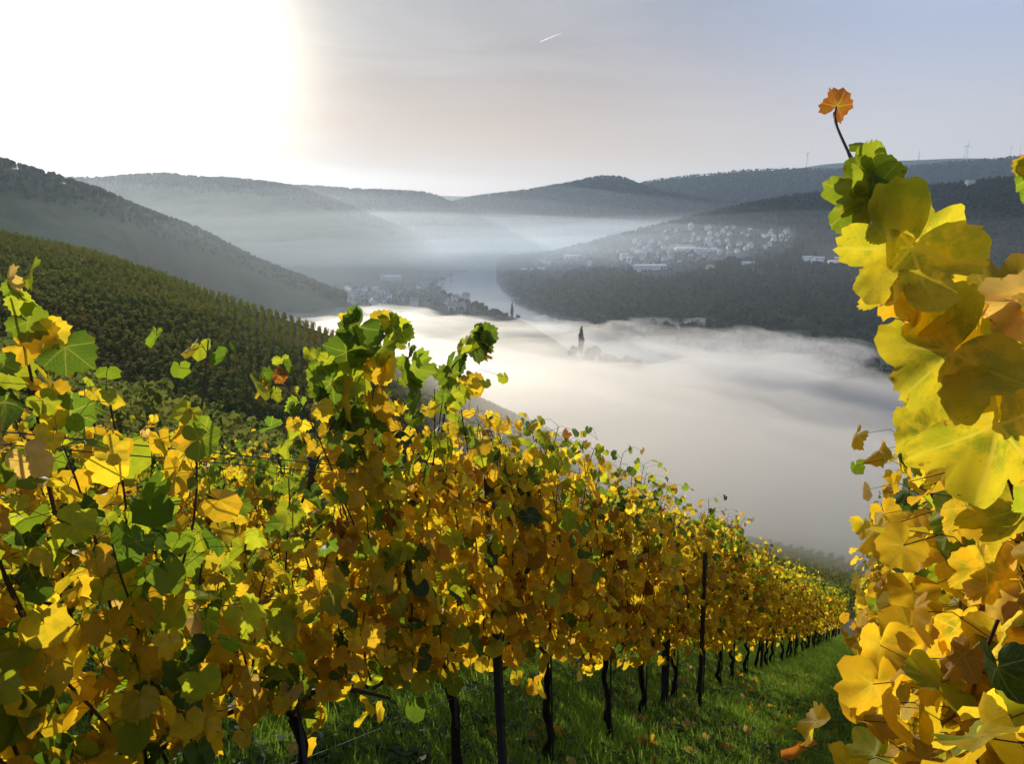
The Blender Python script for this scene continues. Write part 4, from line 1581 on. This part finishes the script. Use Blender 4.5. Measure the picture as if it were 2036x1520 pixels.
# ---- the row left of the grass alley (centre of the picture)
U_C = -1.95
GC = 'vines of the row left of the grass alley'
LAB_C = 'golden leaved grapevine in the trellis row left of the grass alley'
d_list = np.arange(-0.3, 39.2, 1.08)
for k, d in enumerate(d_list):
    H = float(np.interp(d, [-1, .2, 1.0, 1.35, 1.9, 2.2, 3.1, 3.7, 5, 7, 12, 39], [2.4, 2.45, 2.25, 2.00, 2.00, 2.55, 2.60, 2.62, 2.56, 2.54, 2.50, 2.45])) + 0.1 * math.sin(k * 2.3)
    green = float(np.interp(d, [-1, 1.2, 2.2, 4, 10, 39], [0.50, 0.38, 0.20, 0.07, 0.10, 0.30]))
    lod = 0 if d < 12.5 else (1 if d < 22 else 2)
    lab, grp = LAB_C, GC
    if lod == 0:
        zs = float(np.interp(d, [0.5, 1.2, 3.5, 6, 9], [0.88, 0.98, 0.95, 0.82, 0.76]))
        kw = dict(shoots=17, step=0.046, laterals=0.65, green=green, zs=zs, low=0.6)
    elif lod == 1:
        kw = dict(shoots=15, step=0.05, laterals=0.6, green=green)
    else:
        kw = dict(shoots=11, step=0.085, laterals=0.4, green=green, size=(0.065, 0.095))
    if d < 12.5:
        grp = 'near vines of the row left of the grass alley'
        lab = 'grapevine with gold and green leaves in the near part of the centre trellis row'
    if k == 0:
        lab, grp = 'grapevine with large green and yellow leaves, first of the centre row', None
    if k == 1:
        lab, grp = 'grapevine with broad green leaves and bare brown shoots beside the wire clip', None
    if k == 2:
        lab, grp = 'grapevine with green shoots reaching high above its neighbours in the centre row', None
    if k == 3:
        lab, grp = 'grapevine with one lone green shoot standing up beside the dark steel post', None
    if k > 3:
        lab, grp = f'golden grapevine in the centre row, {ordinal(k - 3)} downhill from the steel post among green shoots', GC
    vine(d, U_C + 0.03 * math.sin(k * 1.7), 1000 + k, H, lab, grp, lod, **kw)

# ---- the row right of the alley
GR = 'vines of the row right of the grass alley'


def u_right(d):
    return 0.36 - 0.028 * d


for k, d in enumerate(np.arange(0.95, 39.2, 1.08)):
    H = (2.85 if d > 1.5 else 2.25) + 0.12 * math.sin(k * 1.9)
    lod = 0 if d < 10 else (1 if d < 20 else 2)
    green = 0.05 if d < 20 else 0.15
    kw = dict(shoots=18, step=0.045, laterals=0.75, green=green, thick=.18, low=1.2) if lod < 2 else dict(shoots=11, step=0.085, laterals=0.4, green=green, size=(0.065, 0.095))
    lab = 'sunlit golden grapevine in the row right of the grass alley'
    grp = GR
    if lod == 0:
        lab, grp = 'sunlit grapevine with dense yellow leaves in the near part of the right row', 'near vines of the row right of the alley'
    if k == 0:
        lab, grp = 'grapevine bearing the tall shoot with huge yellow green leaves', None
    if k > 0:
        lab, grp = f'sunlit yellow grapevine in the right row, {ordinal(k)} downhill from the tall leafy shoot', GR
    ov = vine(d, u_right(d), 2000 + k, H, lab, grp, lod, **kw)
    if k == 0:
        HERO_VINE = ov

# ---- rows further left
for row, (u, lab, grp) in enumerate([(-4.25, 'grapevine in the second row, behind the centre trellis row', 'vines of the second row'), (-6.55, 'grapevine in the third row, behind the second row', 'vines of the third row')]):
    for k, d in enumerate(np.arange(1.2 + row, 33.0, 1.08)):
        lod = 0 if (d < 7.5 and row == 0) else (1 if d < 9 else 2)
        kw = dict(shoots=13, step=0.055, laterals=0.5, green=0.22) if lod < 2 else dict(shoots=9, step=0.10, laterals=0.3, green=0.25, size=(0.07, 0.10))
        vine(d, u, 3000 + 100 * row + k, 2.15 + 0.12 * math.sin(k * 2.1), lab, grp, lod, **kw)

# ---- the tall shoot close to the lens on the right
hl = HERO_VINE.location
HB = np.array([hl.x, hl.y, hl.z])


def hero_leaf(px, py, wpx, t, tip_deg, key, yaw=0.0, pitch=0.0, k=0, mix=None, curl=False):
    """leaf whose petiole joint shows at a photo pixel, t metres ahead; tip_deg: direction of the tip in the picture, 0 = down, 90 = right"""
    p = at(px, py, t) - HB
    s = wpx * (0.78 if py < 420 else 0.86) / FPX * t / 1.55
    a = R(tip_deg)
    tip = np.array([math.sin(a), 0.0, -math.cos(a)])
    n = np.array([math.sin(R(yaw)), -1.0, 0.25 + math.sin(R(pitch))])
    c = np.array(LC[key]) if mix is None else np.array(LC[key]) * (1 - mix[1]) + np.array(LC[mix[0]]) * mix[1]
    me = HERO_MESH[k % len(HERO_MESH)]
    if curl:
        me = CURL_MESH[k % len(CURL_MESH)]
    return leaf_object(HERO_VINE, leaf_frame(p, tip + n * 0.12, n), s, c, np.random.default_rng(k), me)


for a in [
    (1664, 212, 72, .78, 150, 'rust', 30, 20, 0, None, True),
    (1722, 395, 175, .74, 200, 'lime', -35, 20, 1, ('green', .5)),
    (1738, 300, 120, .75, 80, 'mid', 30, 30, 2, ('lime', .5)),
    (1735, 345, 150, .73, 55, 'lime', 20, 10, 3, ('green', .35)),
    (1725, 385, 125, .73, -60, 'mid', -30, -10, 4, ('tan', .3)),
    (1725, 395, 90, .72, -15, 'lime', 10, 0, 5, ('gold', .4)),
    (1812, 492, 270, .70, -38, 'yellow', -12, 5, 6, ('lime', .35)),
    (1822, 480, 200, .71, 62, 'yellow', 25, 10, 7, ('mid', .25)),
    (1772, 585, 100, .69, -30, 'amber', 50, 0, 2, ('gold', .5), True),
    (1780, 560, 130, .71, 10, 'yellow', 0, 0, 0, None),
    (1888, 640, 240, .72, -35, 'gold', 5, -10, 1, ('amber', .3)),
    (1990, 640, 280, .74, 150, 'gold', -20, 0, 2, ('amber', .3)),
    (1895, 700, 290, .68, -48, 'yellow', -10, 5, 3, ('lime', .4)),
    (1960, 690, 290, .70, 5, 'yellow', 10, 0, 4, ('mid', .25)),
    (1985, 845, 330, .67, -8, 'yellow', 0, 5, 5, ('mid', .35)),
    (2040, 800, 260, .72, 20, 'gold', 10, 0, 6, None),
    (2050, 600, 170, .70, -80, 'tan', 30, 20, 1, None, True),
    (2050, 355, 110, .72, -20, 'mid', 10, 0, 7, None),
    (2045, 330, 60, .72, -10, 'amber', 10, 0, 0, None, True),
    (1920, 1010, 130, .85, -40, 'amber', 10, 0, 1, ('gold', .4)),
    (2030, 1010, 200, .80, -5, 'yellow', 0, 10, 2, ('lime', .3)),
    (1840, 860, 150, .80, -70, 'yellow', 0, 0, 3, ('lime', .3)),
    (2000, 1150, 170, 1.0, -60, 'tan', 20, 30, 4, ('gold', .4)),
    (1960, 1130, 160, 1.0, 10, 'gold', -10, 0, 5, None),
    (2030, 1260, 190, 0.95, -20, 'yellow', 20, 10, 6, ('tan', .4)),
    (1900, 1250, 150, 1.15, -10, 'gold', 20, 0, 7, None),
    (1990, 1380, 180, 1.05, -30, 'tan', 10, 20, 0, ('gold', .5)),
    (1930, 1400, 140, 1.2, 10, 'yellow', -20, 0, 1, ('gold', .4)),
    (2020, 1460, 190, 1.0, 10, 'gold', 10, 0, 2, ('tan', .3)),
]:
    hero_leaf(*a)
path = [at(2045, 1080, .86), at(1990, 900, .76), at(1915, 730, .74), at(1835, 560, .735), at(1770, 480, .735), at(1735, 410, .735), at(1712, 360, .74), at(1690, 310, .75), at(1662, 245, .77), at(1663, 212, .78)]
tube_obj('shoot', resample(np.array(path) - HB, 40), np.linspace(0.0036, 0.0009, 40) * (1 + 0.35 * (np.arange(40) % 5 == 0)), M_CANE, HERO_VINE, 8)


# ---- the tall shoots of the centre row
def extra_shoot(o, pix, leafs, rad=0.006):
    B = np.array(o.location)
    P = np.array([q for q in pix]) - B
    tube_obj('shoot', resample(P, 30), np.linspace(rad, rad * 0.35, 30), M_CANE, o, 6)
    r = np.random.default_rng(len(leafs) + int(abs(pix[0][0]) * 100))
    for (px, py, t, w, key, ang) in leafs:
        p = at(px, py, t) - B
        a = R(ang)
        n = np.array([r.normal(0, .8), -1.0 + r.normal(0, .5), r.uniform(-.3, 1.0)])
        s = w / FPX * t / 1.55
        leaf_object(o, leaf_frame(p, np.array([math.sin(a) + r.normal(0, .3), r.normal(-.1, .4), -math.cos(a)]), n), s * r.uniform(.75, 1.0), np.array(LC[key]), r)


vines_c = [o for o in bpy.data.objects if o.name.startswith('grapevine')][:6]
VC = vines_c
extra_shoot(VC[2], [at(600, 1000, 2.85), at(645, 880, 2.85), at(690, 790, 2.9), at(735, 710, 2.95), at(770, 660, 3.0), at(778, 622, 3.0)],
            [(750, 640, 3.0, 62, 'yellow', 100), (776, 640, 3.0, 55, 'mid', -10), (790, 655, 3.0, 60, 'lime', 60), (740, 690, 2.95, 85, 'green', -80), (715, 650, 2.9, 80, 'green', -40), (700, 680, 2.9, 90, 'mid', 10), (690, 700, 2.9, 90, 'green', -60),
             (760, 690, 3.0, 75, 'mid', 30), (800, 660, 3.0, 50, 'green', 5), (660, 760, 2.85, 110, 'green', -30), (700, 750, 2.9, 85, 'lime', 0), (750, 730, 2.95, 70, 'gold', 10), (770, 730, 2.95, 75, 'yellow', -10), (800, 740, 3.0, 85, 'green', 20), (640, 720, 2.85, 60, 'mid', -60),
             (820, 730, 3.0, 70, 'mid', 0), (690, 830, 2.85, 110, 'green', 10), (740, 800, 2.9, 90, 'amber', 0), (680, 790, 2.85, 90, 'gold', 20), (830, 790, 3.05, 80, 'green', 0), (700, 640, 2.9, 45, 'dark', 120), (690, 640, 2.9, 35, 'yellow', -120)])
extra_shoot(VC[3], [at(880, 860, 3.5), at(888, 780, 3.5), at(900, 730, 3.55), at(930, 700, 3.6), at(948, 672, 3.65)],
            [(940, 665, 3.65, 55, 'lime', -60), (955, 668, 3.65, 50, 'mid', 10), (960, 680, 3.65, 62, 'green', 20), (945, 690, 3.65, 60, 'dark', -20), (965, 665, 3.65, 45, 'green', 60), (920, 690, 3.6, 40, 'lime', -50), (950, 655, 3.65, 30, 'dark', 90),
             (900, 720, 3.55, 70, 'green', -30), (915, 725, 3.55, 65, 'dark', 20), (890, 750, 3.5, 70, 'mid', -10), (905, 780, 3.5, 60, 'lime', 0), (880, 800, 3.5, 60, 'mid', -40), (945, 765, 3.7, 50, 'amber', 0), (962, 700, 3.65, 34, 'gold', 0)])
extra_shoot(VC[1], [at(130, 1100, 1.9), at(95, 960, 1.9), at(78, 850, 1.9), at(60, 740, 1.9), at(35, 640, 1.9), at(22, 590, 1.9)],
            [(60, 540, 1.9, 70, 'lime', 20), (15, 560, 1.9, 70, 'tan', -30), (40, 600, 1.9, 60, 'lime', 20), (30, 570, 1.9, 50, 'mid', -100), (55, 640, 1.9, 85, 'mid', 30), (70, 660, 1.9, 75, 'yellow', 60), (100, 660, 1.9, 65, 'yellow', 40),
             (45, 690, 1.9, 80, 'gold', 70), (130, 690, 1.9, 100, 'green', 10), (15, 740, 1.9, 110, 'lime', -30), (95, 760, 1.9, 90, 'yellow', 40), (110, 780, 1.9, 70, 'gold', 0), (10, 800, 1.9, 130, 'dark', -10), (140, 820, 1.9, 90, 'green', 40), (60, 900, 1.9, 80, 'yellow', 40)])

# ---- posts
def post(d, u, h, kind, label):
    x, y = du(d, u)
    z = float(slope_zn(np.array([x]), np.array([y]))[0])
    o = empty('trellis_post', (x, y, z), 0, label=label, category='post', group='posts of the vine rows')
    top = RD3 * LEAN * h + UP * h
    if kind == 'steel':
        # folded C-profile with wire notches
        w, dp_, tk = 0.021, 0.017, 0.004
        prof = [(-w, dp_), (-w, -dp_), (w, -dp_), (w, dp_), (w - tk, dp_), (w - tk, -dp_ + tk), (-w + tk, -dp_ + tk), (-w + tk, dp_)]
        V, F = [], []
        for f in (-0.25, 1.0):
            b = top * f
            for (a, c) in prof:
                V.append(b + RU3 * a + RD3 * c)
        n = len(prof)
        for j in range(n):
            F.append([j, (j + 1) % n, n + (j + 1) % n, n + j])
        F.append(list(range(n, 2 * n)))
        link('shaft', mesh_from('shaft', V, F, [M_POSTSTEEL]), o)
        V, F = [], []
        for k in range(9):
            b = top * (0.25 + 0.085 * k)
            for sgn in (-1, 1):
                v_, f_ = tube([b + RU3 * sgn * w, b + RU3 * sgn * (w + .012) + UP * .012, b + RU3 * sgn * (w + .008) + UP * .028], 0.0035, 4)
                i = len(V)
                V += v_
                F += [[q + i for q in f] for f in f_]
        link('wire_hooks', mesh_from('wire_hooks', V, F, [M_POSTSTEEL]), o, kind='stuff')
    else:
        r = np.random.default_rng(int(d * 10))
        pts = [top * f + RU3 * r.normal(0, .003) for f in np.linspace(-0.12, 1, 9)]
        tube_obj('shaft', pts, [0.045 * (1 + r.normal(0, .02)) for _ in pts], M_POSTWOOD, o, 12)
        tube_obj('wire_staple', [top * .93 + RU3 * .045, top * .93 + RU3 * .055 + UP * .01, top * .95 + RU3 * .045], 0.003, M_WIRE, o, 5)
    return o


post(3.28, U_C + .08, 2.3, 'steel', 'dark steel post among the tall green shoots of the centre row')
post(6.85, U_C, 2.25, 'wood', 'round wooden post next to a steel post in the centre row')
post(7.5, U_C + .22, 2.0, 'steel', 'steel post standing clear of the leaves beside the grass alley')
for d in (12.6, 17.8, 23.0, 28.2, 33.4, 38.8):
    post(d, U_C + .1, 2.1, 'steel', 'slim steel post down the far part of the centre row')
for d in (4.0, 9.2, 14.4, 19.6, 24.8, 38.8):
    post(d, u_right(d) - .12, 2.1, 'wood' if d < 5 else 'steel', 'post hidden in the leaves of the right row')
for d in (4.4, 9.6, 14.8, 20.0):
    post(d, -4.25, 2.1, 'wood', 'wooden post in the second row of vines')

# ---- wires
def wire(u_of, h, d0, d1, label, group):
    ds = np.linspace(d0, d1, int((d1 - d0) / 0.8) + 2)
    x, y = du(ds, np.array([u_of(q) for q in ds]))
    z = slope_z(x, y) + h + 0.006 * np.sin(ds * 2.1)
    P = np.stack([x, y, z], 1) + RD3 * LEAN * h
    return tube_obj('trellis_wire', P, 0.0022, M_WIRE, None, 5, label=label, category='wire', group=group)


for rname, uo, d0, d1 in (('centre', lambda q: U_C, -0.8, 39), ('right', lambda q: u_right(q), 2.6, 39), ('second', lambda q: -4.25, 0.5, 33)):
    for h, off, hn in ((0.78, 0, 'lowest'), (1.12, .03, 'second lowest'), (1.5, -.04, 'middle'), (1.52, .05, 'middle'), (2.02, -.03, 'topmost'), (2.06, .03, 'topmost')):
        wire(lambda q, o_=off, f_=uo: f_(q) + o_, h, d0, d1, f'thin {hn} steel wire stretched along the {rname} vine row', f'{hn} wires of the {rname} row')
# purple plastic clip on the wire
x, y = du(1.75, U_C + 0.03)
p = at(465, 1308, 2.3)
M_CLIP = simple_mat('clip_plastic', (0.30, 0.06, 0.12), (0.22, 0.05, 0.09), 20, 0.5)
tube_obj('wire_clip', [p + np.array([-.018, 0, 0]), p + np.array([-.006, 0, .006]), p + np.array([.006, 0, .006]), p + np.array([.018, 0, .0])], [.004, .007, .007, .004], M_CLIP, None, 8, label='small purple plastic clip on a wire of the centre row', category='clip')
# ================================================================== GROUND COVER
def grass_mat(name, c1, c2, c3):
    m, t, out = new_mat(name)
    oi = t.nodes.new('ShaderNodeObjectInfo')
    col = ramp(t, oi.outputs['Random'], [(0.1, c1), (0.5, c2), (0.9, c3)])
    d = t.nodes.new('ShaderNodeBsdfPrincipled')
    d.inputs['Roughness'].default_value = 0.55
    d.inputs['Specular IOR Level'].default_value = 0.08
    tr = t.nodes.new('ShaderNodeBsdfTranslucent')
    L(t, col, d.inputs['Base Color'])
    L(t, mixc(t, 1.0, col, (1.3, 1.4, 0.8), 'MULTIPLY'), tr.inputs[0])
    mx = t.nodes.new('ShaderNodeMixShader')
    mx.inputs[0].default_value = 0.45
    L(t, d.outputs[0], mx.inputs[1])
    L(t, tr.outputs[0], mx.inputs[2])
    L(t, mx.outputs[0], out.inputs['Surface'])
    return m


M_GRASS = grass_mat('grass_blade', (0.11, 0.185, 0.022), (0.165, 0.27, 0.034), (0.24, 0.32, 0.055))
M_HERB = grass_mat('herb_leaf', (0.04, 0.075, 0.02), (0.06, 0.10, 0.025), (0.05, 0.085, 0.03))


def grass_clump(seed, n, h, spread):
    r = np.random.default_rng(seed)
    V, F = [], []
    for k in range(n):
        b = r.normal(0, spread, 2)
        a = r.uniform(0, 6.283)
        w = r.uniform(0.0018, 0.0032)
        hh = h * r.uniform(0.5, 1.2)
        bend = r.uniform(0.15, 0.75) * hh
        dx, dy = math.cos(a), math.sin(a)
        px_, py_ = -dy * w, dx * w
        i = len(V)
        for f, ww in ((0, 1), (0.45, 0.9), (0.8, 0.6)):
            cx, cy_ = b[0] + dx * bend * f * f, b[1] + dy * bend * f * f
            z = hh * f * (1 - 0.15 * f) - 0.01
            V += [(cx - px_ * ww, cy_ - py_ * ww, z), (cx + px_ * ww, cy_ + py_ * ww, z)]
        V.append((b[0] + dx * bend, b[1] + dy * bend, hh * 0.85))
        F += [(i, i + 1, i + 3, i + 2), (i + 2, i + 3, i + 5, i + 4), (i + 4, i + 5, i + 6)]
    return mesh_from('grass_clump', V, F, [M_GRASS])


def herb_clump(seed):
    r = np.random.default_rng(seed)
    V, F = [], []
    for k in range(14):
        a = r.uniform(0, 6.283)
        q = r.uniform(0.01, 0.09)
        c = np.array([math.cos(a) * q, math.sin(a) * q, r.uniform(0.015, 0.06)])
        s = r.uniform(0.012, 0.026)
        n = np.array([math.cos(a) * .5, math.sin(a) * .5, 1.0])
        n /= np.linalg.norm(n)
        t_ = np.cross(n, [0.1, 0.9, 0.2])
        t_ /= np.linalg.norm(t_)
        b = np.cross(n, t_)
        i = len(V)
        for j in range(6):
            th = j * math.pi / 3
            V.append(c + (t_ * math.cos(th) * (1.3 if j % 3 == 0 else 1) + b * math.sin(th)) * s)
        F.append([i + j for j in range(6)])
    return mesh_from('herb_clump', [tuple(v_) for v_ in V], F, [M_HERB])


g_prot = [proto('grass_clump_shape', grass_clump(700 + k, 26, 0.07, 0.035)) for k in range(5)]
g_far = [proto('grass_tuft_shape', grass_clump(720 + k, 22, 0.13, 0.08)) for k in range(3)]
h_prot = [proto('herb_clump_shape', herb_clump(740 + k)) for k in range(4)]


def ground_pts(n, d0, d1, u0, u1, seed, thr=None, power=1.0):
    r_ = np.random.default_rng(seed)
    d = d0 + (d1 - d0) * r_.random(n) ** power
    u = r_.uniform(u0, u1, n)
    x, y = du(d, u)
    P = np.stack([x, y, slope_zn(x, y)], 1)
    if thr is not None:
        k = fbm(x * 1.1, y * 1.1, 91, 3)
        P = P[k > thr - 0.25 * r_.random(n)]
    q = to_px(P)
    ok = (q[:, 0] > -300) & (q[:, 0] < 2300) & (q[:, 1] < 1900)
    return P[ok]


r = np.random.default_rng(5)
P = ground_pts(90000, 1.5, 15, -9.5, 1.6, 1, -0.30, 1.3)
scatter('grass_alley', P, r.uniform(0.6, 1.5, len(P)) * r.choice([0.9, 0.9, 0.9, 1.4], len(P)), g_prot, tilt=0.25, seed=41, label='short green grass covering the alley between the rows', category='grass')
P = ground_pts(42000, 12, 40, -9, 1.5, 2, -0.3, 1.2)
scatter('grass_alley_far', P, r.uniform(0.7, 1.2, len(P)), g_far, tilt=0.2, seed=42, label='grass further down the alley towards the track', category='grass')
P = ground_pts(16000, 1.5, 14, -9.5, 1.6, 3, 0.02, 1.3)
scatter('ground_weeds', P, r.uniform(0.6, 1.5, len(P)), h_prot, tilt=0.3, seed=43, label='low chickweed and clover patches in the grass', category='weeds')

# fallen leaves
fl_r = np.random.default_rng(61)
FALL_MESH = []
for k in range(6):
    FALL_MESH.append(CURL_MESH[k])
n = 0
while n < 170:
    d = 2.2 + 12 * fl_r.random() ** 1.5
    u = fl_r.normal(-1.3, 0.45) if fl_r.random() < 0.6 else fl_r.uniform(-5.5, 0.2)
    x, y = du(d, u)
    z = float(slope_zn(np.array([x]), np.array([y]))[0])
    q = to_px(np.array([[x, y, z]]))[0]
    if not (-20 < q[0] < 2050 and q[1] < 1540):
        continue
    key = fl_r.choice(['tan', 'amber', 'rust', 'gold', 'yellow'], p=[.3, .25, .2, .15, .1])
    lf = link('fallen_leaf', FALL_MESH[fl_r.integers(6)], None, label={'tan': 'pale tan', 'amber': 'amber brown', 'rust': 'rust brown', 'gold': 'golden', 'yellow': 'bright yellow'}[key] + ' curled vine leaf lying in the grass', category='leaf', group='fallen leaves in the grass, ' + str(key))
    nrm = np.array([0, 0, 1.0]) + fl_r.normal(0, 0.35, 3)
    tip = np.array([math.cos(n * 2.4), math.sin(n * 2.4), 0.0])
    lf.matrix_world = Matrix(leaf_frame(np.array([x, y, z + 0.085]), tip, nrm).tolist()) @ Matrix.Scale(fl_r.uniform(0.045, 0.075), 4)
    c = np.array(LC[key]) * fl_r.uniform(0.8, 1.1)
    lf.color = (*map(float, c), 1.0)
    n += 1

# ================================================================== DISTANT VINES
m, t, out = new_mat('hill_vine_leaf')
geo = t.nodes.new('ShaderNodeNewGeometry')
oi = t.nodes.new('ShaderNodeObjectInfo')
n1 = noise(t, 0.028, 4, 0.6, geo.outputs['Position'])
mx_ = math_node(t, 'ADD', math_node(t, 'MULTIPLY', n1, 0.8), math_node(t, 'MULTIPLY', oi.outputs['Random'], 0.25))
col = ramp(t, mx_, [(0.36, (0.09, 0.115, 0.04)), (0.5, (0.135, 0.145, 0.05)), (0.62, (0.14, 0.125, 0.05)), (0.74, (0.125, 0.10, 0.045)), (0.82, (0.12, 0.12, 0.05))])
d_ = t.nodes.new('ShaderNodeBsdfDiffuse')
tr = t.nodes.new('ShaderNodeBsdfTranslucent')
L(t, col, d_.inputs[0])
L(t, mixc(t, 1.0, col, (1.5, 1.5, 0.8), 'MULTIPLY'), tr.inputs[0])
mxs = t.nodes.new('ShaderNodeMixShader')
mxs.inputs[0].default_value = 0.5
L(t, d_.outputs[0], mxs.inputs[1])
L(t, tr.outputs[0], mxs.inputs[2])
L(t, mxs.outputs[0], out.inputs['Surface'])
M_HILLVINE = m


def hill_vine(seed, n, size):
    r_ = np.random.default_rng(seed)
    V, F = [], []
    for k in range(n):
        c = np.array([r_.normal(0, 0.20), r_.normal(0, 0.20), 0.55 + 1.5 * r_.random() ** 0.8])
        c[:2] *= 1.0 - 0.35 * (c[2] - 0.55) / 1.5
        nrm = r_.normal(size=3)
        nrm /= np.linalg.norm(nrm)
        a = np.cross(nrm, [.2, .3, .9])
        a /= np.linalg.norm(a)
        b = np.cross(nrm, a)
        s = size * r_.uniform(.6, 1.3)
        i = len(V)
        for j in range(5):
            th = 2 * math.pi * j / 5 + r_.uniform(-.35, .35)
            V.append(tuple(c + (a * math.cos(th) + b * math.sin(th)) * s * r_.uniform(.65, 1.15)))
        F.append([i + j for j in range(5)])
    v_, f_ = tube([(0, 0, -.1), (0.03, 0, .5), (0, 0.02, 1.7)], 0.03, 4)
    i = len(V)
    V += [tuple(q) for q in v_]
    F += [[q + i for q in f] for f in f_]
    return mesh_from('hill_vine', V, F, [M_HILLVINE])


hv_near = [proto('row_vine_shape', hill_vine(820 + k, 190, 0.062)) for k in range(5)]
hv = [proto('hill_vine_shape', hill_vine(800 + k, 80, 0.085)) for k in range(6)]
# rows on the spur: up and down its face
cols_i = []
nc, nr = G_spur.shape[:2]
width = np.linalg.norm(np.diff(G_spur[:, 30], axis=0), axis=1).sum()
nrows = int(width / 1.25)
rows_ = resample(G_spur, nrows)
pts = []
rr_ = np.random.default_rng(71)
for i in range(nrows):
    line = rows_[i, 5:52]
    seg = np.linalg.norm(np.diff(line, axis=0), axis=1)
    cum = np.concatenate([[0], np.cumsum(seg)])
    s = np.arange(rr_.uniform(0, 1), cum[-1], 0.9)
    s = s + rr_.normal(0, 0.12, len(s))
    pts.append(np.stack([np.interp(s, cum, line[:, k]) for k in range(3)], 1))
P = np.concatenate(pts)
P[:, :2] += rr_.normal(0, 0.28, (len(P), 2))
q = to_px(P)
P = P[(q[:, 0] > -350) & (q[:, 0] < 1300)]
scatter('spur_vines', P, rr_.uniform(0.7, 1.3, len(P)), hv, tilt=0.2, seed=44, label='mass of green and brown vines covering the shaded spur', category='vines')

# rows between the third row and the gully, and the rows below the track
pts = []
for u in np.arange(-8.85, -75, -2.3):
    d = np.arange(-2, 39, 0.9)
    x, y = du(d, np.full_like(d, u))
    pts.append(np.stack([x, y, slope_zn(x, y)], 1))
P = np.concatenate(pts)
P[:, :2] += rr_.normal(0, 0.1, (len(P), 2))
scatter('gully_vines', P, rr_.uniform(0.95, 1.2, len(P)), hv_near, tilt=0.1, seed=45, label='green vine rows running down beyond the third row', category='vines')
pts = []
for u in np.arange(-60, 70, 2.2):
    d = np.arange(44.8, 170, 0.9)
    x, y = du(d, np.full_like(d, u))
    pts.append(np.stack([x, y, slope_zn(x, y)], 1))
P = np.concatenate(pts)
P[:, :2] += rr_.normal(0, 0.1, (len(P), 2))
scatter('lower_vines', P, rr_.uniform(0.85, 1.15, len(P)), hv, tilt=0.1, seed=46, label='vine rows below the track fading into the fog', category='vines')
